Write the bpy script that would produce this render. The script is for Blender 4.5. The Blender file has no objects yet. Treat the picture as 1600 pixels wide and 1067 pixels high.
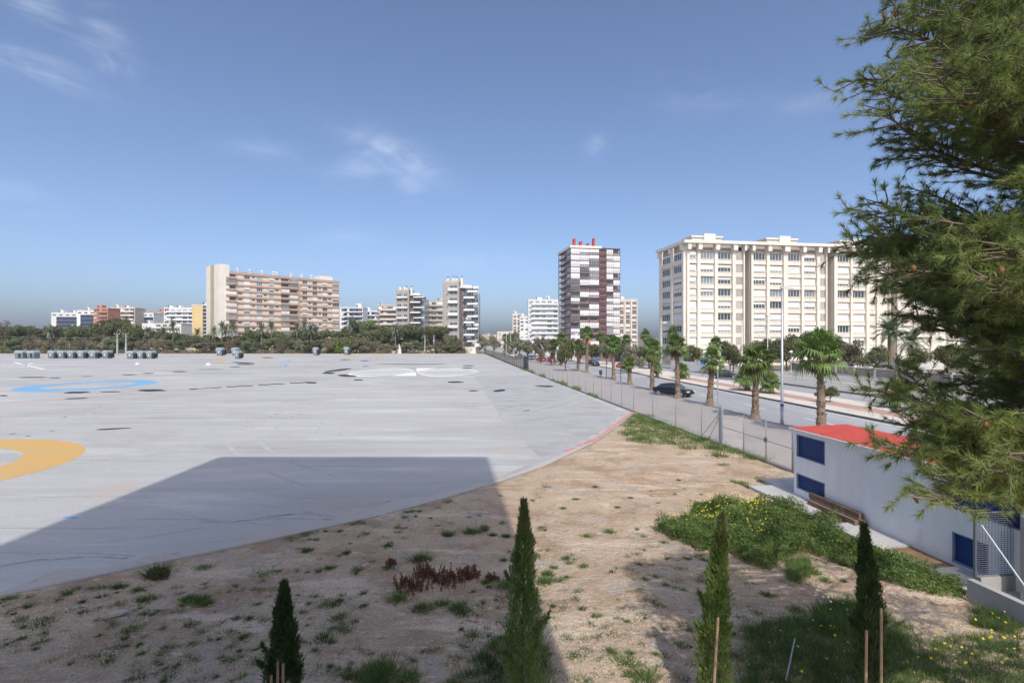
import bpy, math, random
import numpy as np
from mathutils import Vector, Matrix
PI = math.pi
rnd = random.Random(7)
H = 6.0; F = 830.0; HY = 531.0            # eye height in metres, focal length and horizon measured on the 1600 px wide photograph
scene = bpy.context.scene
COL = scene.collection

def G(px, py, z=0.0):                     # ground point seen at a pixel
    d = F*(H-z)/(py-HY); return Vector(((px-800)/F*d, d, z))
def AT(px, d, z=0.0): return Vector(((px-800)/F*d, d, z))
def ZAT(py, d): return H-(py-HY)/F*d
RA = math.atan2(75, 830)
def R(s, t, z=0.0):                       # street frame: s across, t along
    return Vector((math.cos(RA)*s-math.sin(RA)*t, math.sin(RA)*s+math.cos(RA)*t, z))

# ------------------------------------------------------------------ materials
def mat(name, col, rough=0.8, var=0.12, scale=3.0, metal=0.0, bump=0.0, bscale=40.0, spec=0.3, objrand=0.0, trans=0.0, col2=None, stretch=None):
    m = bpy.data.materials.new(name); m.use_nodes = True
    nt = m.node_tree; N = nt.nodes; L = nt.links
    b = N['Principled BSDF']; b.inputs['Roughness'].default_value = rough; b.inputs['Metallic'].default_value = metal
    b.inputs['Specular IOR Level'].default_value = spec
    tc = N.new('ShaderNodeTexCoord'); src = tc.outputs['Object']
    if stretch:
        mp = N.new('ShaderNodeMapping'); mp.inputs['Scale'].default_value = stretch; L.new(src, mp.inputs[0]); src = mp.outputs[0]
    n = N.new('ShaderNodeTexNoise'); n.inputs['Scale'].default_value = scale; n.inputs['Detail'].default_value = 6; n.inputs['Roughness'].default_value = .65
    L.new(src, n.inputs['Vector'])
    r = N.new('ShaderNodeValToRGB'); r.color_ramp.elements[0].position = .3; r.color_ramp.elements[1].position = .7
    c0 = [max(0, c*(1-var)) for c in col]; c1 = [min(1, c*(1+var)) for c in (col2 or col)]
    if col2: c0 = list(col); c1 = list(col2)
    r.color_ramp.elements[0].color = (*c0, 1); r.color_ramp.elements[1].color = (*c1, 1)
    L.new(n.outputs['Fac'], r.inputs[0]); out = r.outputs[0]
    if objrand:
        oi = N.new('ShaderNodeObjectInfo'); hs = N.new('ShaderNodeHueSaturation')
        mr = N.new('ShaderNodeMapRange'); mr.inputs[3].default_value = 1-objrand; mr.inputs[4].default_value = 1+objrand
        mh = N.new('ShaderNodeMapRange'); mh.inputs[3].default_value = .5-.05*objrand*2; mh.inputs[4].default_value = .5+.03*objrand*2
        L.new(oi.outputs['Random'], mr.inputs[0]); L.new(mr.outputs[0], hs.inputs['Value']); 
        L.new(oi.outputs['Random'], mh.inputs[0]); L.new(mh.outputs[0], hs.inputs['Hue']); L.new(out, hs.inputs['Color']); out = hs.outputs[0]
    L.new(out, b.inputs['Base Color'])
    if bump:
        n2 = N.new('ShaderNodeTexNoise'); n2.inputs['Scale'].default_value = bscale; n2.inputs['Detail'].default_value = 5
        L.new(src, n2.inputs['Vector']); bp = N.new('ShaderNodeBump'); bp.inputs['Strength'].default_value = bump; bp.inputs['Distance'].default_value = .05
        L.new(n2.outputs['Fac'], bp.inputs['Height']); L.new(bp.outputs[0], b.inputs['Normal'])
    if trans:
        t = N.new('ShaderNodeBsdfTranslucent'); L.new(out, t.inputs[0]); mx = N.new('ShaderNodeMixShader'); mx.inputs[0].default_value = trans
        L.new(b.outputs[0], mx.inputs[1]); L.new(t.outputs[0], mx.inputs[2]); L.new(mx.outputs[0], N['Material Output'].inputs[0])
    return m

M = {}
def defm(k, *a, **kw): M[k] = mat(k, *a, **kw)
defm('cream', (.75,.69,.60), .85, .07, .25)
defm('cream_spandrel', (.75,.67,.57), .85, .08, .4)
defm('cream_recess_shade', (0.460,0.391,0.322), .85, .1, .4)  # darker cream, the shade of the recesses put into the colour
defm('white_wall', (.66,.65,.62), .8, .08, .3)
defm('white_paint', (.74,.74,.73), .6, .05, .8)
defm('blind', (.72,.72,.71), .6, .06, .5, objrand=.12)
defm('old_blind', (.42,.40,.36), .7, .12, .8, objrand=.15)
defm('glass', (.06,.075,.09), .12, .4, .6, spec=.7, objrand=.4)
defm('glass_pale', (.25,.29,.31), .15, .3, .6, spec=.7, objrand=.3)
defm('navy', (.035,.05,.10), .3, .3, .4, spec=.5)
defm('maroon', (.16,.075,.08), .6, .2, .5)
defm('maroon_pale', (.30,.22,.22), .7, .15, .6)
defm('beige', (.48,.42,.34), .85, .1, .3)
defm('grey_stone', (.36,.335,.30), .85, .1, .3)
defm('dark_grey', (.10,.105,.115), .6, .2, .5)
defm('salmon', (.52,.35,.25), .85, .1, .3)
defm('pink_white', (.66,.585,.49), .85, .08, .4)
defm('orange_wall', (.52,.24,.15), .85, .1, .3)
defm('yellow_wall', (.66,.50,.25), .85, .08, .3)
defm('tan_wall', (.45,.38,.24), .85, .08, .3)
defm('brown_infill', (.25,.15,.11), .8, .15, .5)
defm('brown_block', (.30,.23,.19), .85, .12, .4)
defm('chimney_red', (.45,.06,.05), .6, .1, .8)
defm('stain_roof', (.30,.28,.26), .9, .2, .4)
defm('concrete', (.36,.35,.335), .9, .12, 1.2, bump=.15, bscale=25)
defm('galv', (.42,.44,.46), .45, .12, 5, metal=.55)
defm('grating', (.24,.26,.28), .5, .12, 5, metal=.5)
defm('galv_dark', (.10,.115,.12), .5, .15, 5, metal=.4)
defm('steel_white', (.55,.56,.57), .5, .1, 5)
defm('trunk', (.12,.082,.055), .95, .5, 7, bump=.5, bscale=14, stretch=(1,1,2.2), col2=(.32,.24,.17))
defm('bark', (.11,.085,.065), .95, .35, 5, bump=.6, bscale=12)
defm('twig', (0.204,0.156,0.120), .9, .3, 8)
defm('palm_leaf', (.07,.13,.03), .55, .3, 1.5, objrand=.15, trans=.25, col2=(.19,.265,.07))
defm('palm_dead', (.17,.12,.07), .9, .3, 2, trans=.1)
defm('date_leaf', (0.117,0.150,0.091), .55, .3, .8, objrand=.18, trans=.2, col2=(0.247,0.280,0.182))
defm('leaf_green', (.085,.105,.042), .7, .4, .7, objrand=.3, trans=.2, col2=(.19,.21,.085))
defm('leaf_mid', (.095,.115,.045), .7, .4, .6, objrand=.25, trans=.2, col2=(.20,.215,.10))
defm('leaf_bright', (0.078,0.130,0.026), .7, .4, .9, objrand=.2, trans=.2, col2=(0.182,0.234,0.058))
defm('leaf_olive', (0.149,0.155,0.098), .7, .3, .8, objrand=.22, trans=.2, col2=(0.299,0.287,0.196))
defm('leaf_brown', (.12,.11,.06), .8, .3, .8, objrand=.25, trans=.15, col2=(.23,.205,.12))
defm('leaf_pink', (.22,.12,.09), .8, .3, .8, trans=.15, col2=(.32,.19,.14))
defm('scrub', (0.084,0.101,0.042), .8, .4, .08, trans=.1, col2=(0.252,0.210,0.126))
defm('needle', (.07,.11,.032), .5, .3, .8, trans=.35, col2=(.40,.47,.14))
defm('cone', (.30,.15,.06), .8, .3, 8)
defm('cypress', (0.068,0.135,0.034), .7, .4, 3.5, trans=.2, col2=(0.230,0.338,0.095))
defm('cypress_sunlit', (.10,.17,.035), .7, .4, 3.5, trans=.25, col2=(.27,.37,.09))  # brighter copy of the cypress green, sunlight put into the colour
defm('cypress_shaded', (0.033,0.060,0.021), .7, .4, 3.5, trans=.15, col2=(0.090,0.149,0.045))  # dark copy for the cypresses in shadow, shade put into the colour
defm('cypress_dry', (.16,.15,.07), .8, .3, 5, trans=.15)
defm('grass', (0.042,0.090,0.022), .7, .4, .9, trans=.25, col2=(0.204,0.282,0.078))
defm('grass_dark', (0.053,0.105,0.030), .7, .4, 1.2, trans=.25, col2=(0.149,0.224,0.067))
defm('straw', (.28,.22,.12), .8, .3, 2, trans=.2)
defm('dock', (.17,.075,.045), .8, .3, 4, trans=.15)
defm('petal', (.80,.62,.03), .6, .1, 4, trans=.2)
defm('petal_white', (.8,.78,.6), .6, .1, 4)
defm('stake', (.36,.25,.15), .8, .25, 6, stretch=(1,1,.2))
defm('beam', (.13,.085,.06), .85, .3, 4, bump=.3, stretch=(.3,2,2), col2=(.25,.18,.13))
defm('stone', (.36,.33,.30), .9, .3, 3, col2=(.55,.50,.45))
defm('shed_wall', (.74,.75,.76), .75, .05, 1.6, bump=.08, stretch=(1,1,.25), col2=(.86,.87,.89))
defm('shed_blue', (.012,.045,.17), .5, .15, 1.2, spec=.25)
defm('shed_frame', (.22,.27,.36), .5, .1, 3)
defm('shed_roof', (.48,.07,.05), .75, .14, 1.1, bump=.1)
defm('kerb', (.13,.125,.12), .9, .2, 1.5)  # dark all over, shade of the kerb faces put into the colour
defm('container', (.20,.235,.25), .55, .15, 1.5, objrand=.1)
defm('container_lid', (.30,.35,.37), .5, .12, 1.5)
defm('container_dark', (.03,.032,.036), .6, .2, 1.5)
defm('pole_conc', (.38,.37,.345), .9, .1, 2)
defm('rubber', (.02,.02,.02), .8, .2, 5)
defm('rim', (.45,.46,.48), .35, .1, 5, metal=.8)
defm('lamp_glass', (.85,.80,.70), .3, .05, 5)
defm('tail', (.4,.02,.02), .3, .1, 5)
defm('sign_blue', (.03,.16,.55), .5, .1, 5)
defm('sticker', (.35,.33,.50), .6, .2, 20)
for k, c in dict(car_dark=(.012,.016,.02), car_white=(.7,.7,.7), car_red=(.42,.03,.03), car_grey=(.18,.19,.21), car_blue=(.04,.07,.16), car_orange=(.45,.12,.06)).items():
    defm(k, c, .25, .08, 1, spec=.6)

def surf(name, layers, rough=.9, bump=.2, bscale=30., fine=(60., .1), bdist=.03):
    """layers: list of (colour, noise scale, stretch, lo, hi) mixed one over another"""
    m = bpy.data.materials.new(name); m.use_nodes = True
    nt = m.node_tree; N = nt.nodes; L = nt.links; b = N['Principled BSDF']
    b.inputs['Roughness'].default_value = rough; b.inputs['Specular IOR Level'].default_value = .2
    tc = N.new('ShaderNodeTexCoord'); out = None
    for i, (c, sc, st, lo, hi) in enumerate(layers):
        if out is None:
            rgb = N.new('ShaderNodeRGB'); rgb.outputs[0].default_value = (*c, 1); out = rgb.outputs[0]; continue
        mp = N.new('ShaderNodeMapping'); mp.inputs['Scale'].default_value = st; mp.inputs['Location'].default_value = (i*7.3, i*3.1, 0)
        L.new(tc.outputs['Object'], mp.inputs[0])
        n = N.new('ShaderNodeTexNoise'); n.inputs['Scale'].default_value = sc; n.inputs['Detail'].default_value = 8; n.inputs['Roughness'].default_value = .68; n.inputs['Distortion'].default_value = .3
        L.new(mp.outputs[0], n.inputs['Vector'])
        mr = N.new('ShaderNodeMapRange'); mr.interpolation_type = 'SMOOTHSTEP'; mr.inputs[1].default_value = lo; mr.inputs[2].default_value = hi
        L.new(n.outputs['Fac'], mr.inputs[0])
        mx = N.new('ShaderNodeMix'); mx.data_type = 'RGBA'; L.new(mr.outputs[0], mx.inputs[0]); L.new(out, mx.inputs[6]); mx.inputs[7].default_value = (*c, 1)
        out = mx.outputs[2]
    n = N.new('ShaderNodeTexNoise'); n.inputs['Scale'].default_value = fine[0]; n.inputs['Detail'].default_value = 4; L.new(tc.outputs['Object'], n.inputs['Vector'])
    mr = N.new('ShaderNodeMapRange'); mr.inputs[1].default_value = .3; mr.inputs[2].default_value = .7; mr.inputs[3].default_value = 1-fine[1]; mr.inputs[4].default_value = 1+fine[1]
    L.new(n.outputs['Fac'], mr.inputs[0])
    hs = N.new('ShaderNodeHueSaturation'); L.new(mr.outputs[0], hs.inputs['Value']); L.new(out, hs.inputs['Color']); L.new(hs.outputs[0], b.inputs['Base Color'])
    n2 = N.new('ShaderNodeTexNoise'); n2.inputs['Scale'].default_value = bscale; n2.inputs['Detail'].default_value = 7; L.new(tc.outputs['Object'], n2.inputs['Vector'])
    bp = N.new('ShaderNodeBump'); bp.inputs['Strength'].default_value = bump; bp.inputs['Distance'].default_value = bdist
    L.new(n2.outputs['Fac'], bp.inputs['Height']); L.new(bp.outputs[0], b.inputs['Normal'])
    M[name] = m
one = (1,1,1)
surf('lot', [((.415,.41,.40),1,one,0,1), ((.33,.328,.325),.30,(.14,1.3,1),.44,.72), ((.54,.53,.505),.22,(.22,1.1,1),.5,.72), ((.34,.33,.32),.05,(1,1.6,1),.46,.66), ((.25,.25,.25),.8,(.05,1.8,1),.58,.70), ((.56,.55,.53),1.6,(.06,1.6,1),.60,.72), ((.20,.20,.20),3.0,(.04,1.4,1),.66,.72), ((.42,.375,.33),.16,one,.56,.70), ((.30,.29,.28),6,one,.68,.76)], .85, .15, 20, (9., .06))
surf('dirt', [((.44,.335,.235),1,one,0,1), ((.34,.24,.155),.5,one,.46,.60), ((.56,.45,.335),.45,(.5,1.9,1),.52,.64), ((.38,.32,.265),.7,one,.54,.66), ((.29,.25,.22),1.1,(1,1.7,1),.60,.68), ((.56,.47,.37),3,(.6,1.5,1),.58,.68), ((.25,.19,.13),4.5,(.7,1.4,1),.58,.66), ((.20,.15,.105),11,one,.60,.68), ((.60,.52,.43),16,one,.61,.68), ((.15,.115,.085),26,one,.63,.70), ((.62,.57,.50),40,one,.67,.73)], .95, 1.0, 8, (30., .25), .08)
surf('far_ground', [((.26,.21,.15),1,one,0,1), ((.10,.11,.05),.05,one,.42,.6)], .95)
surf('sand', [((.52,.40,.28),1,one,0,1), ((.40,.30,.20),.3,one,.45,.65)], .95)
surf('paving', [((.37,.335,.305),1,one,0,1), ((.31,.285,.26),.35,one,.45,.65), ((.42,.385,.35),1.3,one,.55,.7)], .9, .2, 12, (8., .04))
surf('asphalt', [((.30,.302,.31),1,one,0,1), ((.36,.36,.365),.25,(1,.25,1),.45,.65), ((.235,.235,.24),.5,(1.5,.2,1),.58,.72)], .85, .2, 30, (20., .06))
surf('asphalt_old', [((.31,.30,.28),1,one,0,1), ((.26,.25,.235),.25,(1,.25,1),.45,.65)], .85, .2, 30, (20., .05))
surf('median_pale', [((.58,.53,.47),1,one,0,1), ((.49,.43,.37),.4,one,.48,.68)], .9)
surf('median_pink', [((.40,.26,.21),1,one,0,1), ((.46,.34,.28),.4,one,.48,.68)], .9)
surf('path_conc', [((.46,.45,.43),1,one,0,1), ((.38,.365,.35),.8,one,.5,.7)], .9, .15, 20, (20., .05))
surf('soil_hole', [((.22,.14,.085),1,one,0,1), ((.30,.21,.13),2,one,.5,.7)], .95, .5, 15)
surf('tar', [((.035,.035,.04),1,one,0,1), ((.09,.09,.095),.8,(1,2,1),.55,.7)], .9)
surf('paint_blue', [((.15,.36,.58),1,one,0,1), ((.27,.40,.52),.9,(.3,2,1),.48,.68), ((.38,.41,.43),1.6,(.3,2,1),.58,.68)], .8, .1)
surf('paint_orange', [((.54,.34,.12),1,one,0,1), ((.47,.35,.19),.9,(.3,2,1),.48,.68), ((.42,.38,.31),1.5,(.25,2,1),.60,.70)], .8, .1)
surf('paint_white', [((.70,.71,.71),1,one,0,1), ((.5,.5,.5),1.,(.5,2,1),.56,.74)], .8, .1)
surf('paint_red', [((.50,.22,.18),1,one,0,1), ((.42,.36,.34),1.6,one,.46,.62)], .8, .1)
surf('lot_dust', [((.45,.395,.35),1,one,0,1), ((.42,.41,.395),.9,(.6,1.5,1),.42,.58), ((.40,.31,.25),2.5,one,.56,.68), ((.30,.28,.26),1.6,(.4,1.5,1),.6,.7)], .9, .2, 20)
surf('tyre', [((.36,.357,.35),1,one,0,1), ((.425,.42,.41),1.0,one,.38,.55)])
surf('joint', [((.31,.31,.31),1,one,0,1), ((.42,.42,.41),1.2,one,.42,.56)])
surf('lot_worn', [((.36,.355,.355),1,one,0,1), ((.31,.305,.305),.4,one,.45,.65), ((.41,.41,.405),.6,(.3,1.2,1),.5,.7)], .85, .12, 20, (14., .035))

def chain_mat(name, col, cover, scale):
    m = bpy.data.materials.new(name); m.use_nodes = True; N = m.node_tree.nodes; L = m.node_tree.links; b = N['Principled BSDF']
    b.inputs['Base Color'].default_value = (*col, 1); b.inputs['Metallic'].default_value = .3; b.inputs['Roughness'].default_value = .5
    uv = N.new('ShaderNodeUVMap'); sx = N.new('ShaderNodeSeparateXYZ'); L.new(uv.outputs[0], sx.inputs[0]); fs = []
    for op in ('ADD', 'SUBTRACT'):
        a = N.new('ShaderNodeMath'); a.operation = op; L.new(sx.outputs[0], a.inputs[0]); L.new(sx.outputs[1], a.inputs[1])
        s = N.new('ShaderNodeMath'); s.operation = 'MULTIPLY'; s.inputs[1].default_value = scale; L.new(a.outputs[0], s.inputs[0])
        f = N.new('ShaderNodeMath'); f.operation = 'FRACT'; L.new(s.outputs[0], f.inputs[0])
        g = N.new('ShaderNodeMath'); g.operation = 'LESS_THAN'; g.inputs[1].default_value = cover/2; L.new(f.outputs[0], g.inputs[0]); fs.append(g)
    mxx = N.new('ShaderNodeMath'); mxx.operation = 'MAXIMUM'; L.new(fs[0].outputs[0], mxx.inputs[0]); L.new(fs[1].outputs[0], mxx.inputs[1])
    t = N.new('ShaderNodeBsdfTransparent'); mx = N.new('ShaderNodeMixShader'); L.new(mxx.outputs[0], mx.inputs[0]); L.new(t.outputs[0], mx.inputs[1]); L.new(b.outputs[0], mx.inputs[2])
    L.new(mx.outputs[0], N['Material Output'].inputs[0]); M[name] = m
chain_mat('chain_link', (.62,.63,.64), .23, 12.)
chain_mat('dark_mesh', (.05,.06,.06), .62, 9.)

# ------------------------------------------------------------------ mesh builder
class MB:
    def __init__(s): s.v = []; s.f = []; s.mi = []; s.mats = []; s.uv = None
    def m(s, mk):
        if mk not in s.mats: s.mats.append(mk)
        return s.mats.index(mk)
    def poly(s, pts, mk, T=None):
        i0 = len(s.v); s.v += [tuple((T @ Vector(p)) if T else p) for p in pts]; s.f.append(tuple(range(i0, i0+len(pts)))); s.mi.append(s.m(mk))
    def box(s, x0, x1, y0, y1, z0, z1, mk, T=None):
        i = len(s.v); P = [(x0,y0,z0),(x1,y0,z0),(x1,y1,z0),(x0,y1,z0),(x0,y0,z1),(x1,y0,z1),(x1,y1,z1),(x0,y1,z1)]
        s.v += [tuple(T @ Vector(p)) for p in P] if T else P
        k = s.m(mk)
        for f in ((0,3,2,1),(4,5,6,7),(0,1,5,4),(1,2,6,5),(2,3,7,6),(3,0,4,7)): s.f.append(tuple(i+a for a in f)); s.mi.append(k)
        return s
    def hexa(s, P, mk):                   # 8 points, bottom ring then top ring
        i = len(s.v); s.v += [tuple(p) for p in P]; k = s.m(mk)
        for f in ((0,3,2,1),(4,5,6,7),(0,1,5,4),(1,2,6,5),(2,3,7,6),(3,0,4,7)): s.f.append(tuple(i+a for a in f)); s.mi.append(k)
    def tube(s, pts, rad, mk, n=8, cap=True):
        pts = [Vector(p) for p in pts]; k = s.m(mk); i0 = len(s.v)
        if not isinstance(rad, (list, tuple)): rad = [rad]*len(pts)
        for j, p in enumerate(pts):
            t = (pts[min(j+1, len(pts)-1)]-pts[max(j-1, 0)]).normalized()
            a = t.cross(Vector((0,0,1)) if abs(t.z) < .9 else Vector((1,0,0))).normalized(); b = t.cross(a)
            for q in range(n):
                an = 2*PI*q/n; s.v.append(tuple(p+rad[j]*(math.cos(an)*a+math.sin(an)*b)))
        for j in range(len(pts)-1):
            for q in range(n):
                s.f.append((i0+j*n+q, i0+(j+1)*n+q, i0+(j+1)*n+(q+1)%n, i0+j*n+(q+1)%n)); s.mi.append(k)
        if cap:
            s.f.append(tuple(i0+q for q in range(n))); s.mi.append(k); s.f.append(tuple(i0+(len(pts)-1)*n+q for q in reversed(range(n)))); s.mi.append(k)
        return s
    def prism(s, pts, z0, z1, mk):
        i = len(s.v); n = len(pts); s.v += [(p[0], p[1], z0) for p in pts]+[(p[0], p[1], z1) for p in pts]; k = s.m(mk)
        s.f.append(tuple(i+n+q for q in range(n))); s.mi.append(k); s.f.append(tuple(i+q for q in reversed(range(n)))); s.mi.append(k)
        for q in range(n): s.f.append((i+q, i+(q+1)%n, i+n+(q+1)%n, i+n+q)); s.mi.append(k)
    def mesh(s, name, smooth=False):
        me = bpy.data.meshes.new(name); me.from_pydata(s.v, [], s.f)
        for k in s.mats: me.materials.append(M[k])
        me.polygons.foreach_set('material_index', s.mi)
        if smooth: me.polygons.foreach_set('use_smooth', [True]*len(s.f))
        me.update(); return me
    def build(s, name, parent=None, smooth=False): return link(name, s.mesh(name, smooth), parent)

def link(name, me, parent=None, loc=(0,0,0), rz=0):
    o = bpy.data.objects.new(name, me); COL.objects.link(o); o.parent = parent; o.location = loc; o.rotation_euler = (0,0,rz); return o
def tag(o, label, cat, group=None):
    o['label'] = label; o['category'] = cat
    if group: o['group'] = group
    return o
def thing(name, label, cat, loc=(0,0,0), rz=0, group=None):
    o = bpy.data.objects.new(name, None); COL.objects.link(o); o.location = loc; o.rotation_euler = (0,0,rz); o.empty_display_size = .3
    return tag(o, label, cat, group)
def struct(o, kind='structure'): o['kind'] = kind; return o
def copy_tree(o, parent=None):
    c = o.copy(); COL.objects.link(c); c.parent = parent
    for ch in list(o.children): copy_tree(ch, c)
    return c
def npmesh(name, V, Fa, mats, mi=None, n=3, smooth=False):
    me = bpy.data.meshes.new(name); V = np.asarray(V, np.float32).reshape(-1,3); Fa = np.asarray(Fa, np.int32).reshape(-1, n)
    me.vertices.add(len(V)); me.vertices.foreach_set('co', V.ravel()); me.loops.add(Fa.size); me.loops.foreach_set('vertex_index', Fa.ravel())
    me.polygons.add(len(Fa)); me.polygons.foreach_set('loop_start', np.arange(0, Fa.size, n, dtype=np.int32))
    for k in mats: me.materials.append(M[k])
    if mi is not None: me.polygons.foreach_set('material_index', np.asarray(mi, np.int32))
    if smooth: me.polygons.foreach_set('use_smooth', np.ones(len(Fa), bool))
    me.update(calc_edges=True); return me
def unit(a): return a/np.maximum(np.linalg.norm(a, axis=-1, keepdims=True), 1e-9)

# ------------------------------------------------------------------ camera, light, sky
cam = bpy.data.cameras.new('camera'); co = bpy.data.objects.new('camera', cam); COL.objects.link(co)
co.location = (0,0,H); co.rotation_euler = (PI/2,0,0); cam.lens = 36*F/1600; cam.sensor_width = 36; cam.shift_y = -(533.5-HY)/1600
cam.clip_start = .1; cam.clip_end = 8000; scene.camera = co
SE = math.radians(50); SA = math.radians(172.7)                  # sun: height, and azimuth clockwise from +Y
sv = Vector((math.sin(SA)*math.cos(SE), math.cos(SA)*math.cos(SE), math.sin(SE)))
sl = bpy.data.lights.new('sun', 'SUN'); sl.energy = 2.4; sl.angle = math.radians(.53); sl.color = (1,.955,.89)
so = bpy.data.objects.new('sun', sl); COL.objects.link(so); so.rotation_euler = sv.to_track_quat('Z','Y').to_euler(); so.location = (0,-20,60)
w = bpy.data.worlds.new('World'); scene.world = w; w.use_nodes = True; N = w.node_tree.nodes; L = w.node_tree.links
bg = N['Background']; bg.inputs[1].default_value = .15
sky = N.new('ShaderNodeTexSky'); sky.sky_type = 'NISHITA'; sky.sun_disc = False; sky.sun_elevation = SE; sky.sun_rotation = SA
sky.air_density = 0.65; sky.dust_density = 2.8; sky.ozone_density = 2.8; sky.altitude = 10
tc = N.new('ShaderNodeTexCoord')
def vmath(op, a, b=None, val=None):
    n = N.new('ShaderNodeVectorMath'); n.operation = op; L.new(a, n.inputs[0])
    if b is not None: n.inputs[1].default_value = b
    return n
def fm(op, a, b):
    n = N.new('ShaderNodeMath'); n.operation = op
    for i, q in enumerate((a, b)):
        if isinstance(q, (int, float)): n.inputs[i].default_value = q
        else: L.new(q, n.inputs[i])
    return n.outputs[0]
mask = None
for (px, py, rx, ry, amp, tilt) in [(65,105,95,24,.9,8),(165,88,60,22,.9,25),(165,42,45,28,.6,35),(60,12,42,34,.75,0),(615,245,80,26,.9,18),(560,262,50,20,.6,-10),(640,285,35,20,.5,30),(410,235,55,18,.35,0),
        (930,222,18,20,.55,0),(1060,150,70,24,.32,10),(1290,150,80,26,.35,-4),(1160,158,90,20,.25,0),(545,380,60,20,.25,0),(700,405,120,16,.3,0),(30,305,60,26,.35,0)]:
    c = Vector(((px-800)/F, 1, (HY-py)/F)); r = Vector((1,0,0)); u = Vector((0,0,1)); t = math.radians(tilt); r2 = r*math.cos(t)-u*math.sin(t); u2 = r*math.sin(t)+u*math.cos(t)
    cn = c.normalized(); k = c.length
    r2 = (r2-cn*r2.dot(cn)); u2 = (u2-cn*u2.dot(cn))
    d = vmath('SUBTRACT', tc.outputs['Generated'], tuple(cn)); a = vmath('DOT_PRODUCT', d.outputs[0], tuple(r2/(r2.length**2)*k*F/rx*1.0)); b2 = vmath('DOT_PRODUCT', d.outputs[0], tuple(u2/(u2.length**2)*k*F/ry))
    q = fm('ADD', fm('POWER', fm('ABSOLUTE', a.outputs['Value'], 0), 2.0), fm('POWER', fm('ABSOLUTE', b2.outputs['Value'], 0), 2.0))
    e = fm('MULTIPLY', fm('EXPONENT', fm('MULTIPLY', q, -1.1), 0), amp)
    mask = e if mask is None else fm('MAXIMUM', mask, e)
mp = N.new('ShaderNodeMapping'); mp.inputs['Scale'].default_value = (3.2,3.2,9); mp.inputs['Rotation'].default_value = (0,math.radians(16),0); L.new(tc.outputs['Generated'], mp.inputs[0])
cn_ = N.new('ShaderNodeTexNoise'); cn_.inputs['Scale'].default_value = 2.2; cn_.inputs['Detail'].default_value = 9; cn_.inputs['Roughness'].default_value = .62; cn_.inputs['Distortion'].default_value = .7; L.new(mp.outputs[0], cn_.inputs['Vector'])
mr = N.new('ShaderNodeMapRange'); mr.interpolation_type = 'SMOOTHSTEP'; mr.inputs[1].default_value = .36; mr.inputs[2].default_value = .72; L.new(cn_.outputs['Fac'], mr.inputs[0])
fac = fm('MULTIPLY', fm('MULTIPLY', mask, mr.outputs[0]), .26)
mx = N.new('ShaderNodeMix'); mx.data_type = 'RGBA'; L.new(fac, mx.inputs[0]); L.new(sky.outputs[0], mx.inputs[6]); mx.inputs[7].default_value = (6.6,6.9,7.4,1)
L.new(mx.outputs[2], bg.inputs[0])
scene.view_settings.view_transform = 'Standard'; scene.view_settings.look = 'None'; scene.view_settings.exposure = 0.50; scene.view_settings.gamma = 1
# ------------------------------------------------------------------ ground, lot, street
def sheet(name, pts, z, mk):
    mb = MB(); mb.poly([(p[0], p[1], z) for p in pts], mk); return struct(mb.build(name))
sheet('ground', [(-1600,-300),(1600,-300),(1600,1700),(-1600,1700)], -.35, 'far_ground')
EDGE = [(-60,-20),(-28,1.5),(-16.5,9.2)]+[tuple(G(x,y)[:2]) for x, y in ((0,930),(200,888),(440,838),(600,803),(700,776),(780,752),(850,728),(930,690),(965,665),(992,645))]
FB = G(1240,735); FA = G(820,577); fdir = (FA-FB).normalized()
def fence_x(d): return FB.x+(d-FB.y)*fdir.x/fdir.y
FAR_D = 226.
def edge_d(x):
    for a, b in zip(EDGE, EDGE[1:]):
        if a[0] <= x <= b[0]: return a[1]+(b[1]-a[1])*(x-a[0])/(b[0]-a[0])
    return 45
lot_pts = EDGE+[(fence_x(60)-.5,60),(fence_x(108)-.5,108),(-11.6,FAR_D),(-330,FAR_D+4),(-330,-20)]
mb = MB(); mb.prism(lot_pts, -.3, 0, 'lot'); struct(mb.build('parking_lot'))
# relief of the bare earth plot (real geometry)
xs = np.arange(-32, 17.2, .16); ys = np.arange(.2, 47, .16)
rng = np.random.default_rng(3)
def vnoise(X, Y, s, seed):
    g = np.random.default_rng(seed).random((256,256)); x = X/s+50; y = Y/s+50; xi = np.floor(x).astype(int); yi = np.floor(y).astype(int); fx = x-xi; fy = y-yi
    fx = fx*fx*(3-2*fx); fy = fy*fy*(3-2*fy); a = g[xi%256, yi%256]; b = g[(xi+1)%256, yi%256]; c = g[xi%256,(yi+1)%256]; d = g[(xi+1)%256,(yi+1)%256]
    return a*(1-fx)*(1-fy)+b*fx*(1-fy)+c*(1-fx)*fy+d*fx*fy-.5
def relief(X, Y):
    z = .10*vnoise(X,Y,3.1,1)+.075*vnoise(X,Y,1.1,2)+.05*vnoise(X,Y,.45,3)+.03*vnoise(X,Y,.22,4)
    z = z-.035
    ex = np.array([e[0] for e in EDGE]); ey = np.array([e[1] for e in EDGE]); ed = np.interp(X, ex, ey)
    into = Y-ed; z = np.where(X < 10.2, np.where(into > .12, -.2, z-.0*into), z)
    near = np.clip(1+into/.9, 0, 1); z = np.where((into <= .12) & (X < 10.2), z*(1-near*.85)-.035*near, z)
    fx = FB.x+(Y-FB.y)*fdir.x/fdir.y
    z = np.where((X > fx-.3), -.14, z)
    sh = (X-11.01)*SHN[0]+(Y-20.75)*SHN[1]; z = np.where((sh > -1.35) & (Y < 23.0), np.minimum(z, -.10), z)
    return z
SHU = Vector((-.1255,.992,0)); SHV = Vector((.992,.1255,0)); SHN = (SHV.x, SHV.y)
X, Y = np.meshgrid(xs, ys, indexing='ij'); Z = relief(X, Y); nx, ny = X.shape
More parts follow.
